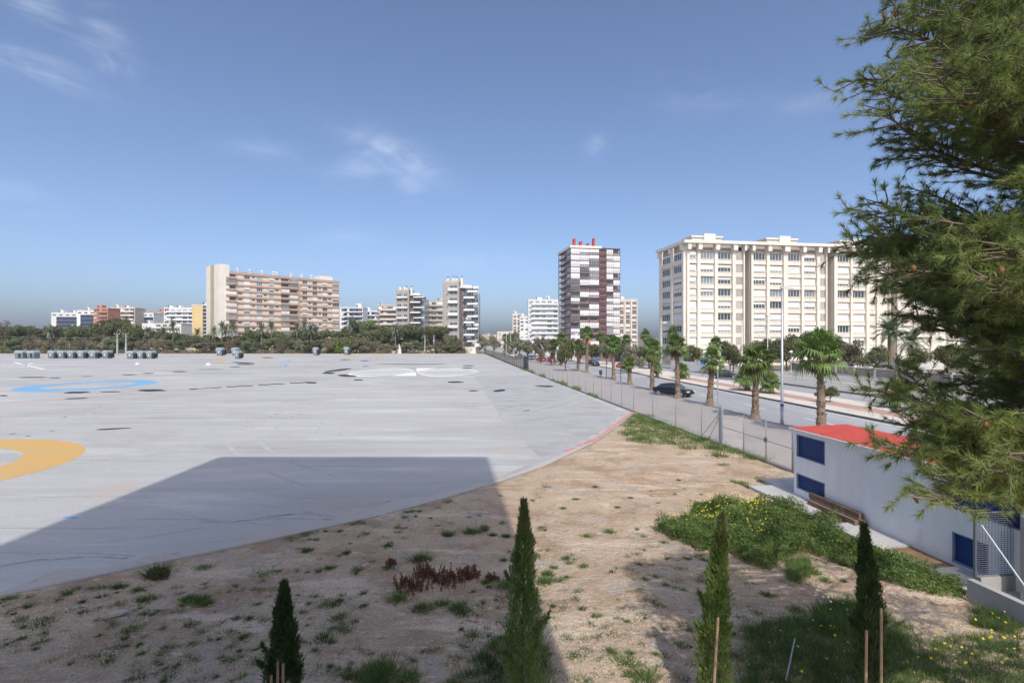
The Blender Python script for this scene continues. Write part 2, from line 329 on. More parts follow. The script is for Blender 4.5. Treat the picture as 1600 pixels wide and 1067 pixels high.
idx = np.arange(nx*ny).reshape(nx, ny); fa = np.stack([idx[:-1,:-1], idx[1:,:-1], idx[1:,1:], idx[:-1,1:]], -1).reshape(-1,4)
struct(link('bare_earth', npmesh('bare_earth', np.stack([X,Y,Z],-1), fa, ['dirt'], n=4, smooth=True)))
def gz(x, y): return float(relief(np.array([x]), np.array([y]))[0])
# sand strip and scrub ground beyond the lot
mb = MB(); mb.prism([(-330,FAR_D+3),(-60,FAR_D+.5),(-11,FAR_D),(-11,236),(-330,262)], -.3, .05, 'sand'); struct(mb.build('sand_strip'))
# pavement between fence and kerb, carriageways, median
T0, T1 = -20, 900
def strip(name, s0, s1, z, mk, t0=T0, t1=T1):
    mb = MB(); mb.prism([R(s0,t0), R(s1,t0), R(s1,t1), R(s0,t1)], -.4, z, mk); return struct(mb.build(name))
mb = MB(); pts = [(fence_x(-20),-20), R(22.25,T0)[:2], R(22.25,T1)[:2], (-100,T1), (-11.4,240), (fence_x(108),108)]
mb.prism(pts, -.4, -.02, 'paving'); struct(mb.build('pavement'))
strip('kerb', 22.25, 22.45, 0.0, 'kerb'); strip('road', 22.45, 31.0, -.14, 'asphalt')
strip('kerb', 31.0, 31.22, .02, 'kerb'); strip('median', 31.22, 38.7, 0.0, 'median_pale')
strip('kerb', 38.7, 38.85, .0, 'kerb'); strip('side_lane', 38.85, 43.85, -.14, 'asphalt')
strip('kerb', 43.85, 44.15, .03, 'kerb'); strip('far_road', 44.15, 64.3, -.06, 'asphalt_old')
mb = MB(); mb.prism([R(64.5,T0), R(170,T0), R(170,T1), R(64.5,T1)], -.35, -.1, 'far_ground'); struct(mb.build('garden_ground'))
mb = MB()
for a, b in ((33.6, 35.8),):
    mb.poly([R(a,5,.004), R(b,5,.004), R(b,86,.004), R(a,86,.004)], 'median_pink')
struct(mb.build('median_paving'))
mb = MB()
for s in (22.75, 30.7): mb.poly([R(s-.06,0,-.136), R(s+.06,0,-.136), R(s+.06,400,-.136), R(s-.06,400,-.136)], 'paint_white')
for t in range(0, 330, 9): mb.poly([R(26.6,t,-.136), R(26.72,t,-.136), R(26.72,t+3.5,-.136), R(26.6,t+3.5,-.136)], 'paint_white')
mb.poly([R(53.6,0,-.056), R(53.85,0,-.056), R(53.85,300,-.056), R(53.6,300,-.056)], 'paint_white')
struct(mb.build('lane_markings'))
# painted figures and repairs on the lot
def ring(name, cx, cy, r1, r0, mk, z=.004, n=72, ry1=None, ry0=None):
    ry1 = ry1 or r1; ry0 = ry0 or r0; mb = MB()
    for i in range(n):
        a, b = 2*PI*i/n, 2*PI*(i+1)/n
        mb.poly([(cx+r0*math.cos(a),cy+ry0*math.sin(a),z),(cx+r1*math.cos(a),cy+ry1*math.sin(a),z),(cx+r1*math.cos(b),cy+ry1*math.sin(b),z),(cx+r0*math.cos(b),cy+ry0*math.sin(b),z)], mk)
    return struct(mb.build(name))
ring('orange_ring_marking', -29.6, 24.1, 8.0, 5.45, 'paint_orange')
ring('blue_ring_marking', -55.7, 70.2, 6.8, 4.5, 'paint_blue', ry1=8.6, ry0=5.6)
mb = MB()
def gpoly(pts, mk, z=.004): mb.poly([tuple(G(x,y,0)[:2])+(z,) for x, y in pts], mk)
def blob(cx, cy, rx, ry, mk, z=.008, n=14, tilt=0):
    pts = []
    for i in range(n):
        a = 2*PI*i/n; k = 1+rnd.uniform(-.16,.16); x = rx*k*math.cos(a); pts.append((cx+x, cy-ry*k*math.sin(a)+tilt*x))
    gpoly(pts, mk, z)
for b_ in [(50,589.7,24,.8,-.01),(86,590.4,10,.6,0),(135,588,10,.4,0),(202,585.5,12,.6,-.02),(232,583.3,9,.6,0),(280,580.8,13,.7,0),(330,577,22,.35,0),(5,618,7,1,0),(121,613.2,20,1.5,-.03),(172,612,19,.8,0),(236,610,24,1.6,0),(120,622.5,18,.9,-.04),
           (302,608,7,.8,-.05),(486,598,9,1.2,0),(528,578.5,20,1.4,-.12),(513,583,10,1.2,0),(543,587,15,1.6,.06),(560,593.5,8,.9,0),(732,571.3,9,.7,0),(730,575.3,8,.8,0),(712,597,13,1.1,0),(740,610.5,8,.8,0),(780,610.3,10,1.7,-.08),(852,603.5,15,1.2,.02),
           (380,567,17,1.0,.06),(383,569.5,14,.7,0),(368,573.5,10,.6,0),(418,558.8,9,.6,0),(571,572.5,5,.5,0),(175,670,28,1.0,-.05),(570,563.8,8,.5,0),(540,561.9,8,.5,0),(640,569,60,.4,0)]:
    blob(*b_[:4], 'tar', tilt=b_[4])
for k in range(60):
    x0 = 305+k*2.9; y0 = 607.5-(x0-305)*.072*.82+.35*math.sin(k*.7)
    if k % 17 < 14: gpoly([(x0,y0-.55),(x0+2.95,y0-.75),(x0+2.95,y0+.35),(x0,y0+.5)], 'tar')
struct(mb.build('tar_patches'))
mb = MB()
def streak(pts, w, mk):
    P = [G(x,y,0) for x, y in pts]
    for a, b in zip(P, P[1:]):
        d = (b-a).normalized(); n = Vector((-d.y, d.x, 0))*w/2; mb.poly([tuple(q)[:2]+(.006,) for q in (a-n, b-n, b+n, a+n)], mk)
streak([(0,629),(110,623.5),(250,612.5),(330,606)], .35, 'paint_red'); streak([(480,573),(505,570.5),(525,568)], .5, 'paint_red')
streak([(-5,569.5),(60,569.5),(120,569)], 1.2, 'paint_white'); streak([(22,566),(37,570),(69,577)], .6, 'paint_white'); streak([(50,567.5),(38,571.5)], .6, 'paint_white')
streak([(214,566.5),(215,569),(211,570)], .7, 'paint_white'); streak([(325,567),(326,570.5),(320,571.5)], .9, 'paint_white'); streak([(170,567.5),(176,567)], .5, 'paint_white')
streak([(432,568.5),(447,569.5),(447,572.5),(434,571)], .55, 'paint_blue'); streak([(447,564),(453,563),(452,566)], .5, 'paint_blue')
streak([(188,558.5),(197,558.5)], 1.4, 'paint_blue')
gpoly([(336,561),(350,561),(354,564),(337,564.5)], 'paint_orange'); gpoly([(400,562),(420,562),(418,564),(402,564)], 'paint_orange'); gpoly([(535,557),(556,557),(556,559),(536,559)], 'paint_orange'); gpoly([(583,556.5),(600,556.5),(599,558.2),(586,558.2)], 'paint_orange')
streak([(681,602),(684,603),(687,602),(688,600)], .2, 'paint_orange'); blob(110, 808, 13, 1.6, 'paint_blue', .005, tilt=0)
gpoly([(992,644),(985,643.5),(930,684),(880,704),(885,706),(932,688)], 'paint_red'); gpoly([(880,704),(820,728),(790,740),(760,752),(762,755),(822,733),(885,706)], 'lot_worn', .005)
struct(mb.build('lot_markings'))
mb = MB(); re_ = random.Random(5); E2 = []
for a, b in zip(EDGE[1:], EDGE[2:]):
    nseg_ = max(1, int(math.hypot(b[0]-a[0], b[1]-a[1])/.7))
    for i in range(nseg_): E2.append((a[0]+(b[0]-a[0])*i/nseg_, a[1]+(b[1]-a[1])*i/nseg_, re_.uniform(.25,1.1)))
for a, b in zip(E2, E2[1:]): mb.poly([(a[0],a[1],.0028),(b[0],b[1],.0028),(b[0]-b[2]*.45,b[1]+b[2],.0028),(a[0]-a[2]*.45,a[1]+a[2],.0028)], 'lot_dust')
struct(mb.build('lot_edge_dust'))
# white flower-like figure painted on the lot
mb = MB(); cx, cy = G(649,581)[:2]
def arc(x0, R1, y1, a0, a1, w, sgn=1, n=16):
    P = [(x0+R1*math.cos(a0+(a1-a0)*i/n), cy+y1*math.sin(a0+(a1-a0)*i/n)) for i in range(n+1)]
    for i, (a, b) in enumerate(zip(P, P[1:])):
        f0 = math.sin(PI*i/n)*.8+.2; f1 = math.sin(PI*(i+1)/n)*.8+.2
        mb.poly([(a[0],a[1]-w*f0,.004),(b[0],b[1]-w*f1,.004),(b[0],b[1]+w*f1,.004),(a[0],a[1]+w*f0,.004)], 'paint_white')
for sg in (-1, 1):
    c0 = cx+sg*6.4
    for q, (yy, ww) in enumerate(((11.8,1.1),(-11.3,1.0),(6.9,.6),(-6.7,.55),(2.1,.4),(-2.1,.4))):
        P = []; n = 18
        for i in range(n+1):
            t = i/n; P.append((c0+(-5.6+t*11.6)*sg*-1, cy+yy*math.sin(PI*t)**.7, ww*math.sin(PI*t)**.6+.08))
        for a, b in zip(P, P[1:]): mb.poly([(a[0],a[1]-a[2],.004),(b[0],b[1]-b[2],.004),(b[0],b[1]+b[2],.004),(a[0],a[1]+a[2],.004)], 'paint_white')
mb.poly([(cx-2.2,cy+13.5,.0045),(cx,cy+1,.0045),(cx+2.2,cy+13.5,.0045)], 'paint_white'); mb.poly([(cx-2.2,cy-11,.0045),(cx+2.2,cy-11,.0045),(cx,cy,.0045)], 'paint_white')
struct(mb.build('white_flower_marking'))
mb = MB(); mb.poly([tuple(G(x,y)[:2])+(.002,) for x, y in ((742,588),(758,612),(792,664),(845,716),(905,697),(978,647),(900,612),(835,586))], 'lot_worn'); struct(mb.build('worn_surface'))
mb = MB()
for pts in (((700,560),(742,588),(790,662)),((742,588),(800,586)),((870,628),(905,642),(955,650)),((0,884),(60,874),(150,869),(200,872)),((455,560),(505,582))):
    P = [G(x,y) for x, y in pts]
    for a, b in zip(P, P[1:]):
        d = (b-a).normalized(); n = Vector((-d.y,d.x,0))*.06; mb.poly([tuple(q)[:2]+(.0065,) for q in (a-n,b-n,b+n,a+n)], 'joint')
struct(mb.build('lot_joints'))
# distant hills
hb = MB(); P = []
n = 60
for i in range(n+1):
    x = -1500+i*50; P.append((x, 1300+50*math.sin(i*.7), 15+5*math.sin(i*.33)+3*math.sin(i*1.3)))
for a, b in zip(P, P[1:]):
    hb.poly([(a[0],a[1]-260,-.3),(b[0],b[1]-260,-.3),b,a], 'far_ground'); hb.poly([a,b,(b[0],b[1]+300,-.3),(a[0],a[1]+300,-.3)], 'far_ground')
struct(hb.build('hills'))
# haze
mbz = MB(); mbz.box(-1650,1650,-320,1750,-2,75,'white_wall'); hz = mbz.mesh('haze'); hm = bpy.data.materials.new('haze'); hm.use_nodes = True
for nn in list(hm.node_tree.nodes):
    if nn.type == 'BSDF_PRINCIPLED': hm.node_tree.nodes.remove(nn)
pv = hm.node_tree.nodes.new('ShaderNodeVolumePrincipled'); pv.inputs['Density'].default_value = .0002; pv.inputs['Color'].default_value = (.78,.85,.95,1); pv.inputs['Anisotropy'].default_value = .2
hm.node_tree.links.new(pv.outputs[0], [q for q in hm.node_tree.nodes if q.type == 'OUTPUT_MATERIAL'][0].inputs['Volume'])
hz.materials.clear(); hz.materials.append(hm); HAZE = struct(link('haze', hz), 'stuff')

# ------------------------------------------------------------------ buildings
WIN = {}
def win_mesh(w, h, n, gl='glass', fr='white_paint', bar=False):
    k = (round(w,2), round(h,2), n, gl, fr, bar)
    if k not in WIN:
        mb = MB(); t = .07 if h > 1 else .05
        mb.box(0,w,-.05,0,0,h,gl); mb.box(0,w,-.12,-.052,0,t,fr); mb.box(0,w,-.12,-.052,h-t,h,fr)
        for i in range(n+1): x = i*(w-t)/n; mb.box(x,x+t,-.118,-.053,t,h-t,fr)
        if bar: mb.box(0,w,-.11,-.054,h*.5-.03,h*.5+.03,fr)
        WIN[k] = mb.mesh('window')
    return WIN[k]
SH = {}
def add_window(root, x, y, z, w, h, rz, n=2, shut=0, gl='glass', fr='white_paint', sh='blind', bar=False):
    """one window standing proud of the plane behind it; a roller shutter hangs in front of its top"""
    o = link('window', win_mesh(w, h, n, gl, fr, bar), root, (x,y,z), rz)
    if shut > .05:
        k = (round(w,2), round(h*shut,2), sh)
        if k not in SH:
            mb = MB(); q = h*shut; mb.box(.02,w-.02,-.17,-.125,h-q,h-.01,sh)
            for i in range(1, int(q/.35)+1): mb.box(.03,w-.03,-.185,-.171,h-i*.35,h-i*.35+.05,'cream' if sh == 'blind' else sh)
            SH[k] = mb.mesh('shutter')
        o2 = bpy.data.objects.new('shutter', SH[k]); COL.objects.link(o2); o2.parent = o
    return o
def tpx(C, a, px):                     # distance along a facade through C (heading a) where it crosses pixel column px
    r = (px-800)/F; return (r*C[1]-C[0])/(math.cos(a)-r*math.sin(a))

# --- long cream block on the right
def cream_block():
    a = math.atan2(830, 5490); C = AT(1071.5, 126); rb = random.Random(11)
    b = thing('apartment_block', 'long cream ten storey block with white window bays behind the garden trees', 'building', C, a)
    tx = lambda px: tpx(C, a, px)
    D = 13.6; ztop = 27.35
    wings = [(1071.5,1160.5),(1171,1288.5),(1300,1387.5),(1398,1500)]
    w_ = MB()
    for i, (p, q) in enumerate(wings): w_.box(tx(p), tx(q), 0, D, -.3, ztop, 'cream')
    w_.box(tx(1071.5)+1, tx(1500)-1, 4.2, D-.3, -.3, ztop-.2, 'cream_recess_shade')
    w_.build('wall', b)
    bays = [(1076.5,1087,0),(1093,1114,0),(1120,1141.6,0),(1147.5,1159,1),(1175,1195,0),(1200.5,1221,0),(1229,1249,0),(1254,1273,0),(1278.5,1287.5,1),(1306,1325.6,0),(1329.5,1350,0),(1355.6,1366,0),(1371.5,1386,1),(1404,1424,0),(1430,1450,0)]
    rows = [26.98-1.68-(0 if k == 0 else .12)-2.895*k for k in range(9)]
    cnt = 0; wing_of = lambda p: sum(p > w[1] for w in wings); SPS = [MB() for _ in wings]
    for bi, (p, q, rec) in enumerate(bays):
        sp = SPS[wing_of(p)]
        x0, x1 = tx(p), tx(q); wdt = x1-x0
        for k, z in enumerate(rows):
            if rec:
                sp.box(x0,x1,-.28,0.0,z-1.2,z-.1,'cream_spandrel')
                if cnt < 100: add_window(b, x0+.05, -.01, z, wdt-.1, 1.65, 0, 2, 1, sh='old_blind'); cnt += 1
            else:
                sp.box(x0,x1,-.42,0.0,z-1.15,z-.04,'cream_spandrel'); sp.box(x0,x1,-.52,-.425,z-.1,z+.0,'cream'); sp.box(x0,x1,-.2,0,z+1.66,z+1.74,'kerb')
                if k > 6 and rb.random() < .35: sh = 1
                else:
                    sh = rb.choice([1,1,.72,.72,.4,0,.85]) if k else rb.choice([0,0,0,.5])
                if k == 3 and bi in (9,10,11,6,7,5): sh = 0
                if cnt < 99: add_window(b, x0+.08, -.02, z, wdt-.16, 1.62, 0, 4 if wdt > 2.6 else 2, sh, rb.choice(['glass','glass','glass_pale'])); cnt += 1
                sp.box((x0+x1)/2-.1,(x0+x1)/2+.1,-.47,-.421,z-.72,z-.6,'salmon')
    for sp in SPS: sp.build('spandrel_panels', b)
    pm = MB(); fr = MB()
    edges = [(1071.5,1075.3),(1087.6,1092.4),(1114.6,1119.4),(1142.2,1147),(1159.2,1161.2),(1171.2,1174.6),(1195.6,1200),(1221.6,1228.4),(1249.6,1253.4),(1273.6,1278),(1287.6,1289.4),(1300.2,1305.4),(1326,1329.2),(1350.4,1355.2),(1366.6,1371),(1386.4,1388),(1398.2,1403.4),(1424.6,1429.4),(1450.6,1455),(1478,1483)]
    for p, q in edges:
        x0, x1 = tx(p), tx(q); pm.box(x0,x1,-.75,-.003,-.3,27.3,'cream')
        fr.box(x0-.1,x1+.1,-1.5,0,27.3,28.75,'cream')
    pm.build('pilasters', b)
    fr.box(-1.2, tx(1500), -1.75, .2, 28.75, 29.45, 'cream'); fr.box(-1.2,-.3,.2,D+.8,28.75,29.45,'cream')
    for (p, q) in wings: fr.box(tx(p)+.3, tx(q)-.3, 1.2, D-.5, 27.35, 28.7, 'cream_recess_shade')
    fr.box(0, tx(1500), 1.6, D-1.0, 28.7, 28.95, 'stain_roof')
    # left end face: windows between three piers
    for (y0, y1) in ((.0,.9),(6.1,7.0),(12.6,13.6)): pm2 = MB(); pm2.box(-.6,-.003,y0,y1,-.3,27.3,'cream'); pm2.build('pier', b); fr.box(-1.15,-.004,y0,y1,27.3,28.7,'cream')
    s2 = MB()
    for (y0, y1) in ((1.0,6.0),(7.1,12.5)):
        for k, z in enumerate(rows):
            s2.box(-.35,-.004,y0,y1,z-1.15,z-.03,'cream_spandrel')
            o = link('end_window', win_mesh(y1-y0-.2, 1.62, 5, 'glass'), b, (-.01,y1-.1,z), -PI/2)
            if rb.random() < .5:
                m2 = MB(); q = rb.choice([.6,1.0,1.55]); m2.box(.02,y1-y0-.22,-.17,-.125,1.6-q,1.6,'blind'); link('shutter', m2.mesh('shutter'), o)
    s2.build('end_spandrel_panels', b)
    fr.build('cornice', b)
    for p, q in ((1094,1141),(1214,1262),(1331,1375)):
        ph = MB(); x0, x1 = tx(p), tx(q); ph.box(x0,x1,4,9,28.95,31.2,'cream'); ph.box(x0-.3,x1+.3,3.7,9.3,31.2,31.6,'cream'); ph.box((x0+x1)/2-1,(x0+x1)/2+2,3.4,3.96,28.96,32.1,'white_wall'); ph.build('roof_house', b)
cream_block()

# --- tower with maroon frame
def maroon_tower():
    a = math.radians(10); C = AT(891.5, 250); rb = random.Random(5)
    b = thing('residential_tower', 'tall tower with maroon slabs, white glazed balconies and red chimneys on its roof', 'building', C, a)
    tx = lambda px: tpx(C, a, px); W = tx(969); D = 22.; fl = 2.9; top = 50.3; n = 16
    core = MB(); core.box(1.0,W-1.2,1.0,D-1.6,-.3,top-1.2,'beige'); core.build('wall', b)
    slabs = MB()
    for k in range(n+1):
        z = top-1.15-k*fl; 
        if z < 0: break
        slabs.box(0,W,-.05,D,z-.2,z+.06,'maroon')
    slabs.build('floor_slabs', b)
    cols = [(891.7,906),(906,920.5),(920.5,936),(947.5,958),(958,968.7)]
    ncell = 0
    for k in range(n):
        z = top-1.15-(k+1)*fl+.185; h = fl-.42
        if z < 0: break
        rail_m = rb.choice(['maroon_pale','glass_pale','beige'])
        for ci, (p, q) in enumerate(cols):
            x0, x1 = tx(p)+.05, tx(q)-.05; r = rb.random()
            if (k in (0,1,5,7,10,12) and ci in (1,2)) or (k in (1,8,11,12) and ci > 2): r = .1
            m9 = MB(); nb9 = max(2, int((x1-x0)/.8))
            for i9 in range(nb9+1): xx = x0+(x1-x0)*i9/nb9; m9.box(xx-.025,xx+.025,-.12,-.06,z-.1,z+(h+.1 if r < .6 else .9),'maroon')
            m9.box(x0-.05,x1+.05,-.13,-.055,z+.82,z+.93,'maroon'); m9.build('lattice', b)
            if r < .40:                       # closed white shutters over the whole balcony
                o = link('window', win_mesh(x1-x0, h, 4, 'glass_pale'), b, (x0,.07,z))
                m2 = MB(); q_ = h*rb.choice([1,.9,.6]); m2.box(.03,x1-x0-.03,-.17,-.125,h-q_,h-.02,'blind'); link('shutter', m2.mesh('shutter'), o)
            elif r < .60:
                link('window', win_mesh(x1-x0, h, 5, rb.choice(['glass','glass_pale']), bar=True), b, (x0,.07,z))
            else:
                rail = MB()
                for i in range(int((x1-x0)/.35)): rail.box(x0+i*.35,x0+i*.35+.3,.05,.1,z,z+.8,rail_m)
                rail.box(x0,x1,.04,.11,z+.95,z+1.02,'maroon'); rail.build('railing', b); dr = MB(); dr.box(x0+.3,x1-.4,.9,.99,z,z+2.0,'glass'); dr.build('balcony_door', b)
        # left face: deep balconies
        for (y0, y1) in ((.2,10.5),(11.2,D-.2)):
            m3 = MB(); m3.box(.02,.12,y0,y1,z,z+1.0,'maroon_pale' if y0 < 1 else 'white_wall'); m3.build('balcony_front', b)
            if rb.random() < .5 and y0 < 1: m3 = MB(); m3.box(.03,.1,y0,y1*.6,z+1.02,z+h,'glass_pale'); m3.build('glazing', b)
    lat = MB(); x0, x1 = tx(936), tx(947.5)
    lat.box(x0,x1,.3,1.6,-.3,top-1.2,'maroon_pale')
    for i in range(9): x = x0+(x1-x0)*i/8; lat.box(x-.05,x+.05,-.02,.29,2,top-1.2,'maroon')
    for k in range(int(top/1.45)): lat.box(x0,x1,0.0,.28,2+k*1.45-.04,2+k*1.45+.04,'maroon')
    lat.build('lattice_screen', b)
    col = MB()
    for x, y in ((0,0),(tx(920.5),0),(tx(936),0),(tx(947.5),0),(W-.25,0),(0,10.7),(0,D-.3),(W-.25,D-.3)): col.box(x,x+.28,y-.03 if y == 0 else y,y+.3,-.3,top-1.4,'maroon')
    col.build('columns', b)
    rf = MB(); rf.box(-.3,W*.62,-.3,D,top-.97,top+.15,'cream'); rf.box(W*.62,W+.2,-.25,D,top-.97,top-.75,'maroon'); rf.build('roof', b)
    for px, w_, h_ in ((899,1.1,4.4),(909,1.2,3.2),(921,.8,2.4),(930,1.0,4.9)):
        x = tx(px); c = MB(); c.hexa([(x,3,top),(x+w_,3,top),(x+w_,5,top),(x,5,top),(x+.1,3,top+h_-.5),(x+w_,3,top+h_-.2),(x+w_,5,top+h_),(x+.1,5,top+h_-.3)],'chimney_red'); c.build('chimney', b)
maroon_tower()

# --- salmon banded slab on the left
def slab():
    a = math.radians(48.8); C = AT(355, 262); rb = random.Random(4); top = 40.1; Lh = tpx(C, a, 530); D = 12.5
    b = thing('apartment_block', 'long slab block with salmon pink floor bands and a tall blank cream end wall', 'building', C, a)
    w_ = MB(); w_.box(0,Lh,0,D,-.3,top-.9,'pink_white'); w_.build('wall', b)
    tx = lambda cx: tpx(C, a, 300+cx/6.154)
    fl = 2.9; bands = MB(); small = MB()
    mainw = [(500,555),(620,675),(740,787),(1060,1107),(1158,1202),(1255,1300),(1350,1412)]; smallw = [(445,478),(580,602),(692,716),(803,830),(1122,1142),(1220,1238),(1312,1336)]
    balc = [(322,422),(852,930),(934,1012)]
    for k in range(13):
        z = top-.9-k*fl
        bands.box(.0,Lh,-.45,-.001,z-.5,z+.4 if k else z+.5,'salmon')
        zz = z-2.45
        for (p, q) in mainw:
            if zz > .3: add_window(b, tx(p), -.01, zz, tx(q)-tx(p), 1.75, 0, 3, rb.choice([0,0,.45,.7,1,1]), rb.choice(['glass','glass','glass_pale']))
        for (p, q) in smallw:
            if rb.random() < .6: small.box(tx(p),tx(q),-.1,-.001,zz+.75,zz+1.55,rb.choice(['glass','glass','blind']))
        for (p, q) in balc:
            o = MB(); x0, x1 = tx(p), tx(q); r = rb.random()
            o.box(x0,x1,-1.1,-.46,zz-.45,zz+.45,'salmon')
            if r < .45: o.box(x0+.2,x1-.2,-.06,-.002,zz+.46,zz+1.9,'dark_grey')
            elif r < .7: o.box(x0,x1,-1.05,-.6,zz+.46,zz+1.9,'glass_pale')
            else: o.box(x0,x1,-1.05,-.6,zz+.46,zz+1.9,'blind')
            o.build('balcony', b)
    bands.build('floor_bands', b); struct(small.build('small_windows', b), 'stuff')
    p = MB(); x0, x1 = tx(1018), tx(1032); p.box(x0,x1,-.7,-.46,0,top-4,'salmon'); p.build('drainpipe', b)
    e = MB(); e.box(-4.2,.8,-.6,15.5,-.3,top+2.9,'cream'); e.box(-4.26,-4.2,5.0,9.5,-.3,top+2.85,'tan_wall'); e.build('end_wall', b)
    for q in (450,570,690,800,830,970,1075,1170):
        c = MB(); x = tx(q); c.box(x,x+.9,3,4,top-.39,top+1.6,'white_wall'); c.hexa([(x-.2,2.8,top+1.6),(x+1.1,2.8,top+1.6),(x+1.1,4.2,top+1.6),(x-.2,4.2,top+1.6),(x+.3,3.3,top+2.3),(x+.6,3.3,top+2.3),(x+.6,3.7,top+2.3),(x+.3,3.7,top+2.3)],'white_wall'); c.build('chimney', b)
    c = MB(); c.box(tx(1250),tx(1370),2,9,top-.39,top+2.3,'cream'); c.build('roof_house', b)
    r = MB(); r.box(0,Lh,-.4,D,top-.39+.0,top-.2,'stain_roof'); r.build('roof', b)
slab()

# --- grey towers with white balconies
def grey_tower(px0, px1, ytop, d, label, left_w, fl=2.9, seed=1, variant=0):
    C = AT(px0, d); rb = random.Random(seed); W = AT(px1, d).x-C.x; top = ZAT(ytop, d); b = thing('residential_tower', label, 'building', C, math.radians(-6))
    lw = W*left_w; m = MB(); m.box(0,lw,0,12,-.3,top-1.5,'grey_stone'); m.box(lw,W*.86,.8,12,-.3,top-4.2,'dark_grey'); m.box(W*.86,W*.97,2.5,12,-.3,top-6,'glass_pale'); m.build('wall', b)
    m = MB(); m.box(lw*.94,lw*1.03,-.3,1,-.3,top-1.5,'grey_stone'); m.box(-.25,.2,-.2,6,-.3,top-.5,'grey_stone'); m.build('pier', b)
    r = MB(); r.box(0,lw,0,11,top-1.5,top-.6,'beige'); r.build('roof', b)
    for x in (lw*.2,lw*.55,lw*.75,lw*1.1): 
        c = MB(); c.box(x,x+1.1,1,2.6,top-.6 if x < lw else top-4.19,top+rb.uniform(.2,1.1),'white_wall'); c.box(x+.1,x+.8,1.1,2.2,top+1.1 if x < lw else top+1.1,top+1.4,'dark_grey'); c.build('chimney', b)
    c = MB(); c.prism([(lw*1.05,.4),(W*.6,-.6),(W*.85,.2),(W*.9,3),(lw*1.05,4)], top-4.19, top-3.2, 'white_wall'); c.prism([(lw*1.1,.9),(W*.8,.9),(W*.8,4),(lw*1.1,4)], top-3.19, top-2.7, 'white_wall'); c.build('roof_canopy', b)
    k = 0; z = top-5.6
    while z > 1.5:
        if variant == 0:
            if k % 2 == 0: m = MB(); m.box(.3,lw*.93,-1.3,-.001,z,z+.75,'white_paint'); m.build('balcony', b)
            m = MB(); m.box(lw*1.15,W*.86,-1.2,.78,z+.2,z+.95,'white_paint') if k % 2 else m.box(W*.62,W*1.0,-.8,.78,z+.2,z+.8,'white_paint'); m.build('balcony', b)
            for (p, q) in ((.08,.4),(.45,.55),(.62,.88)): add_window(b, lw*p, -.01, z+1.15, lw*(q-p), 1.4, 0, 2, 0)
        else:
            if k % 2 == 0: m = MB(); m.box(lw*.32,lw*.95,-1.3,-.301,z+.1,z+1.35,'white_paint'); m.build('balcony', b)
            m = MB(); m.box(lw*1.35,W*.93,-1.4,.78,z-.6,z+.2,'white_paint') if k % 2 else m.box(W*.72,W*1.03,-.9,.78,z-.6,z+.1,'white_paint'); m.build('balcony', b)
            add_window(b, lw*.2, -.01, z+.9, .8, .8, 0, 1, 0); add_window(b, lw*.42, -.01, z+1.4, lw*.5, 1.3, 0, 2, 0)
            for p in (1.45,1.9): add_window(b, lw*p, .79, z+.3, lw*.35, 2.0, 0, 2, rb.choice([0,0,.6]), gl='glass')
        m = MB(); m.box(lw*1.2,W*.6,.72,.79,z+.96,z+2.6,'brown_infill'); m.build('infill_panel', b)
        z -= fl; k += 1
grey_tower(619.5, 664, 450.5, 300, 'grey stone tower with full width white balconies rising above the trees, shorter of two', .44, seed=2)
grey_tower(692.5, 746, 436.5, 250, 'slim grey tower with staggered white balconies at the right end of the left skyline', .46, seed=3, variant=1)

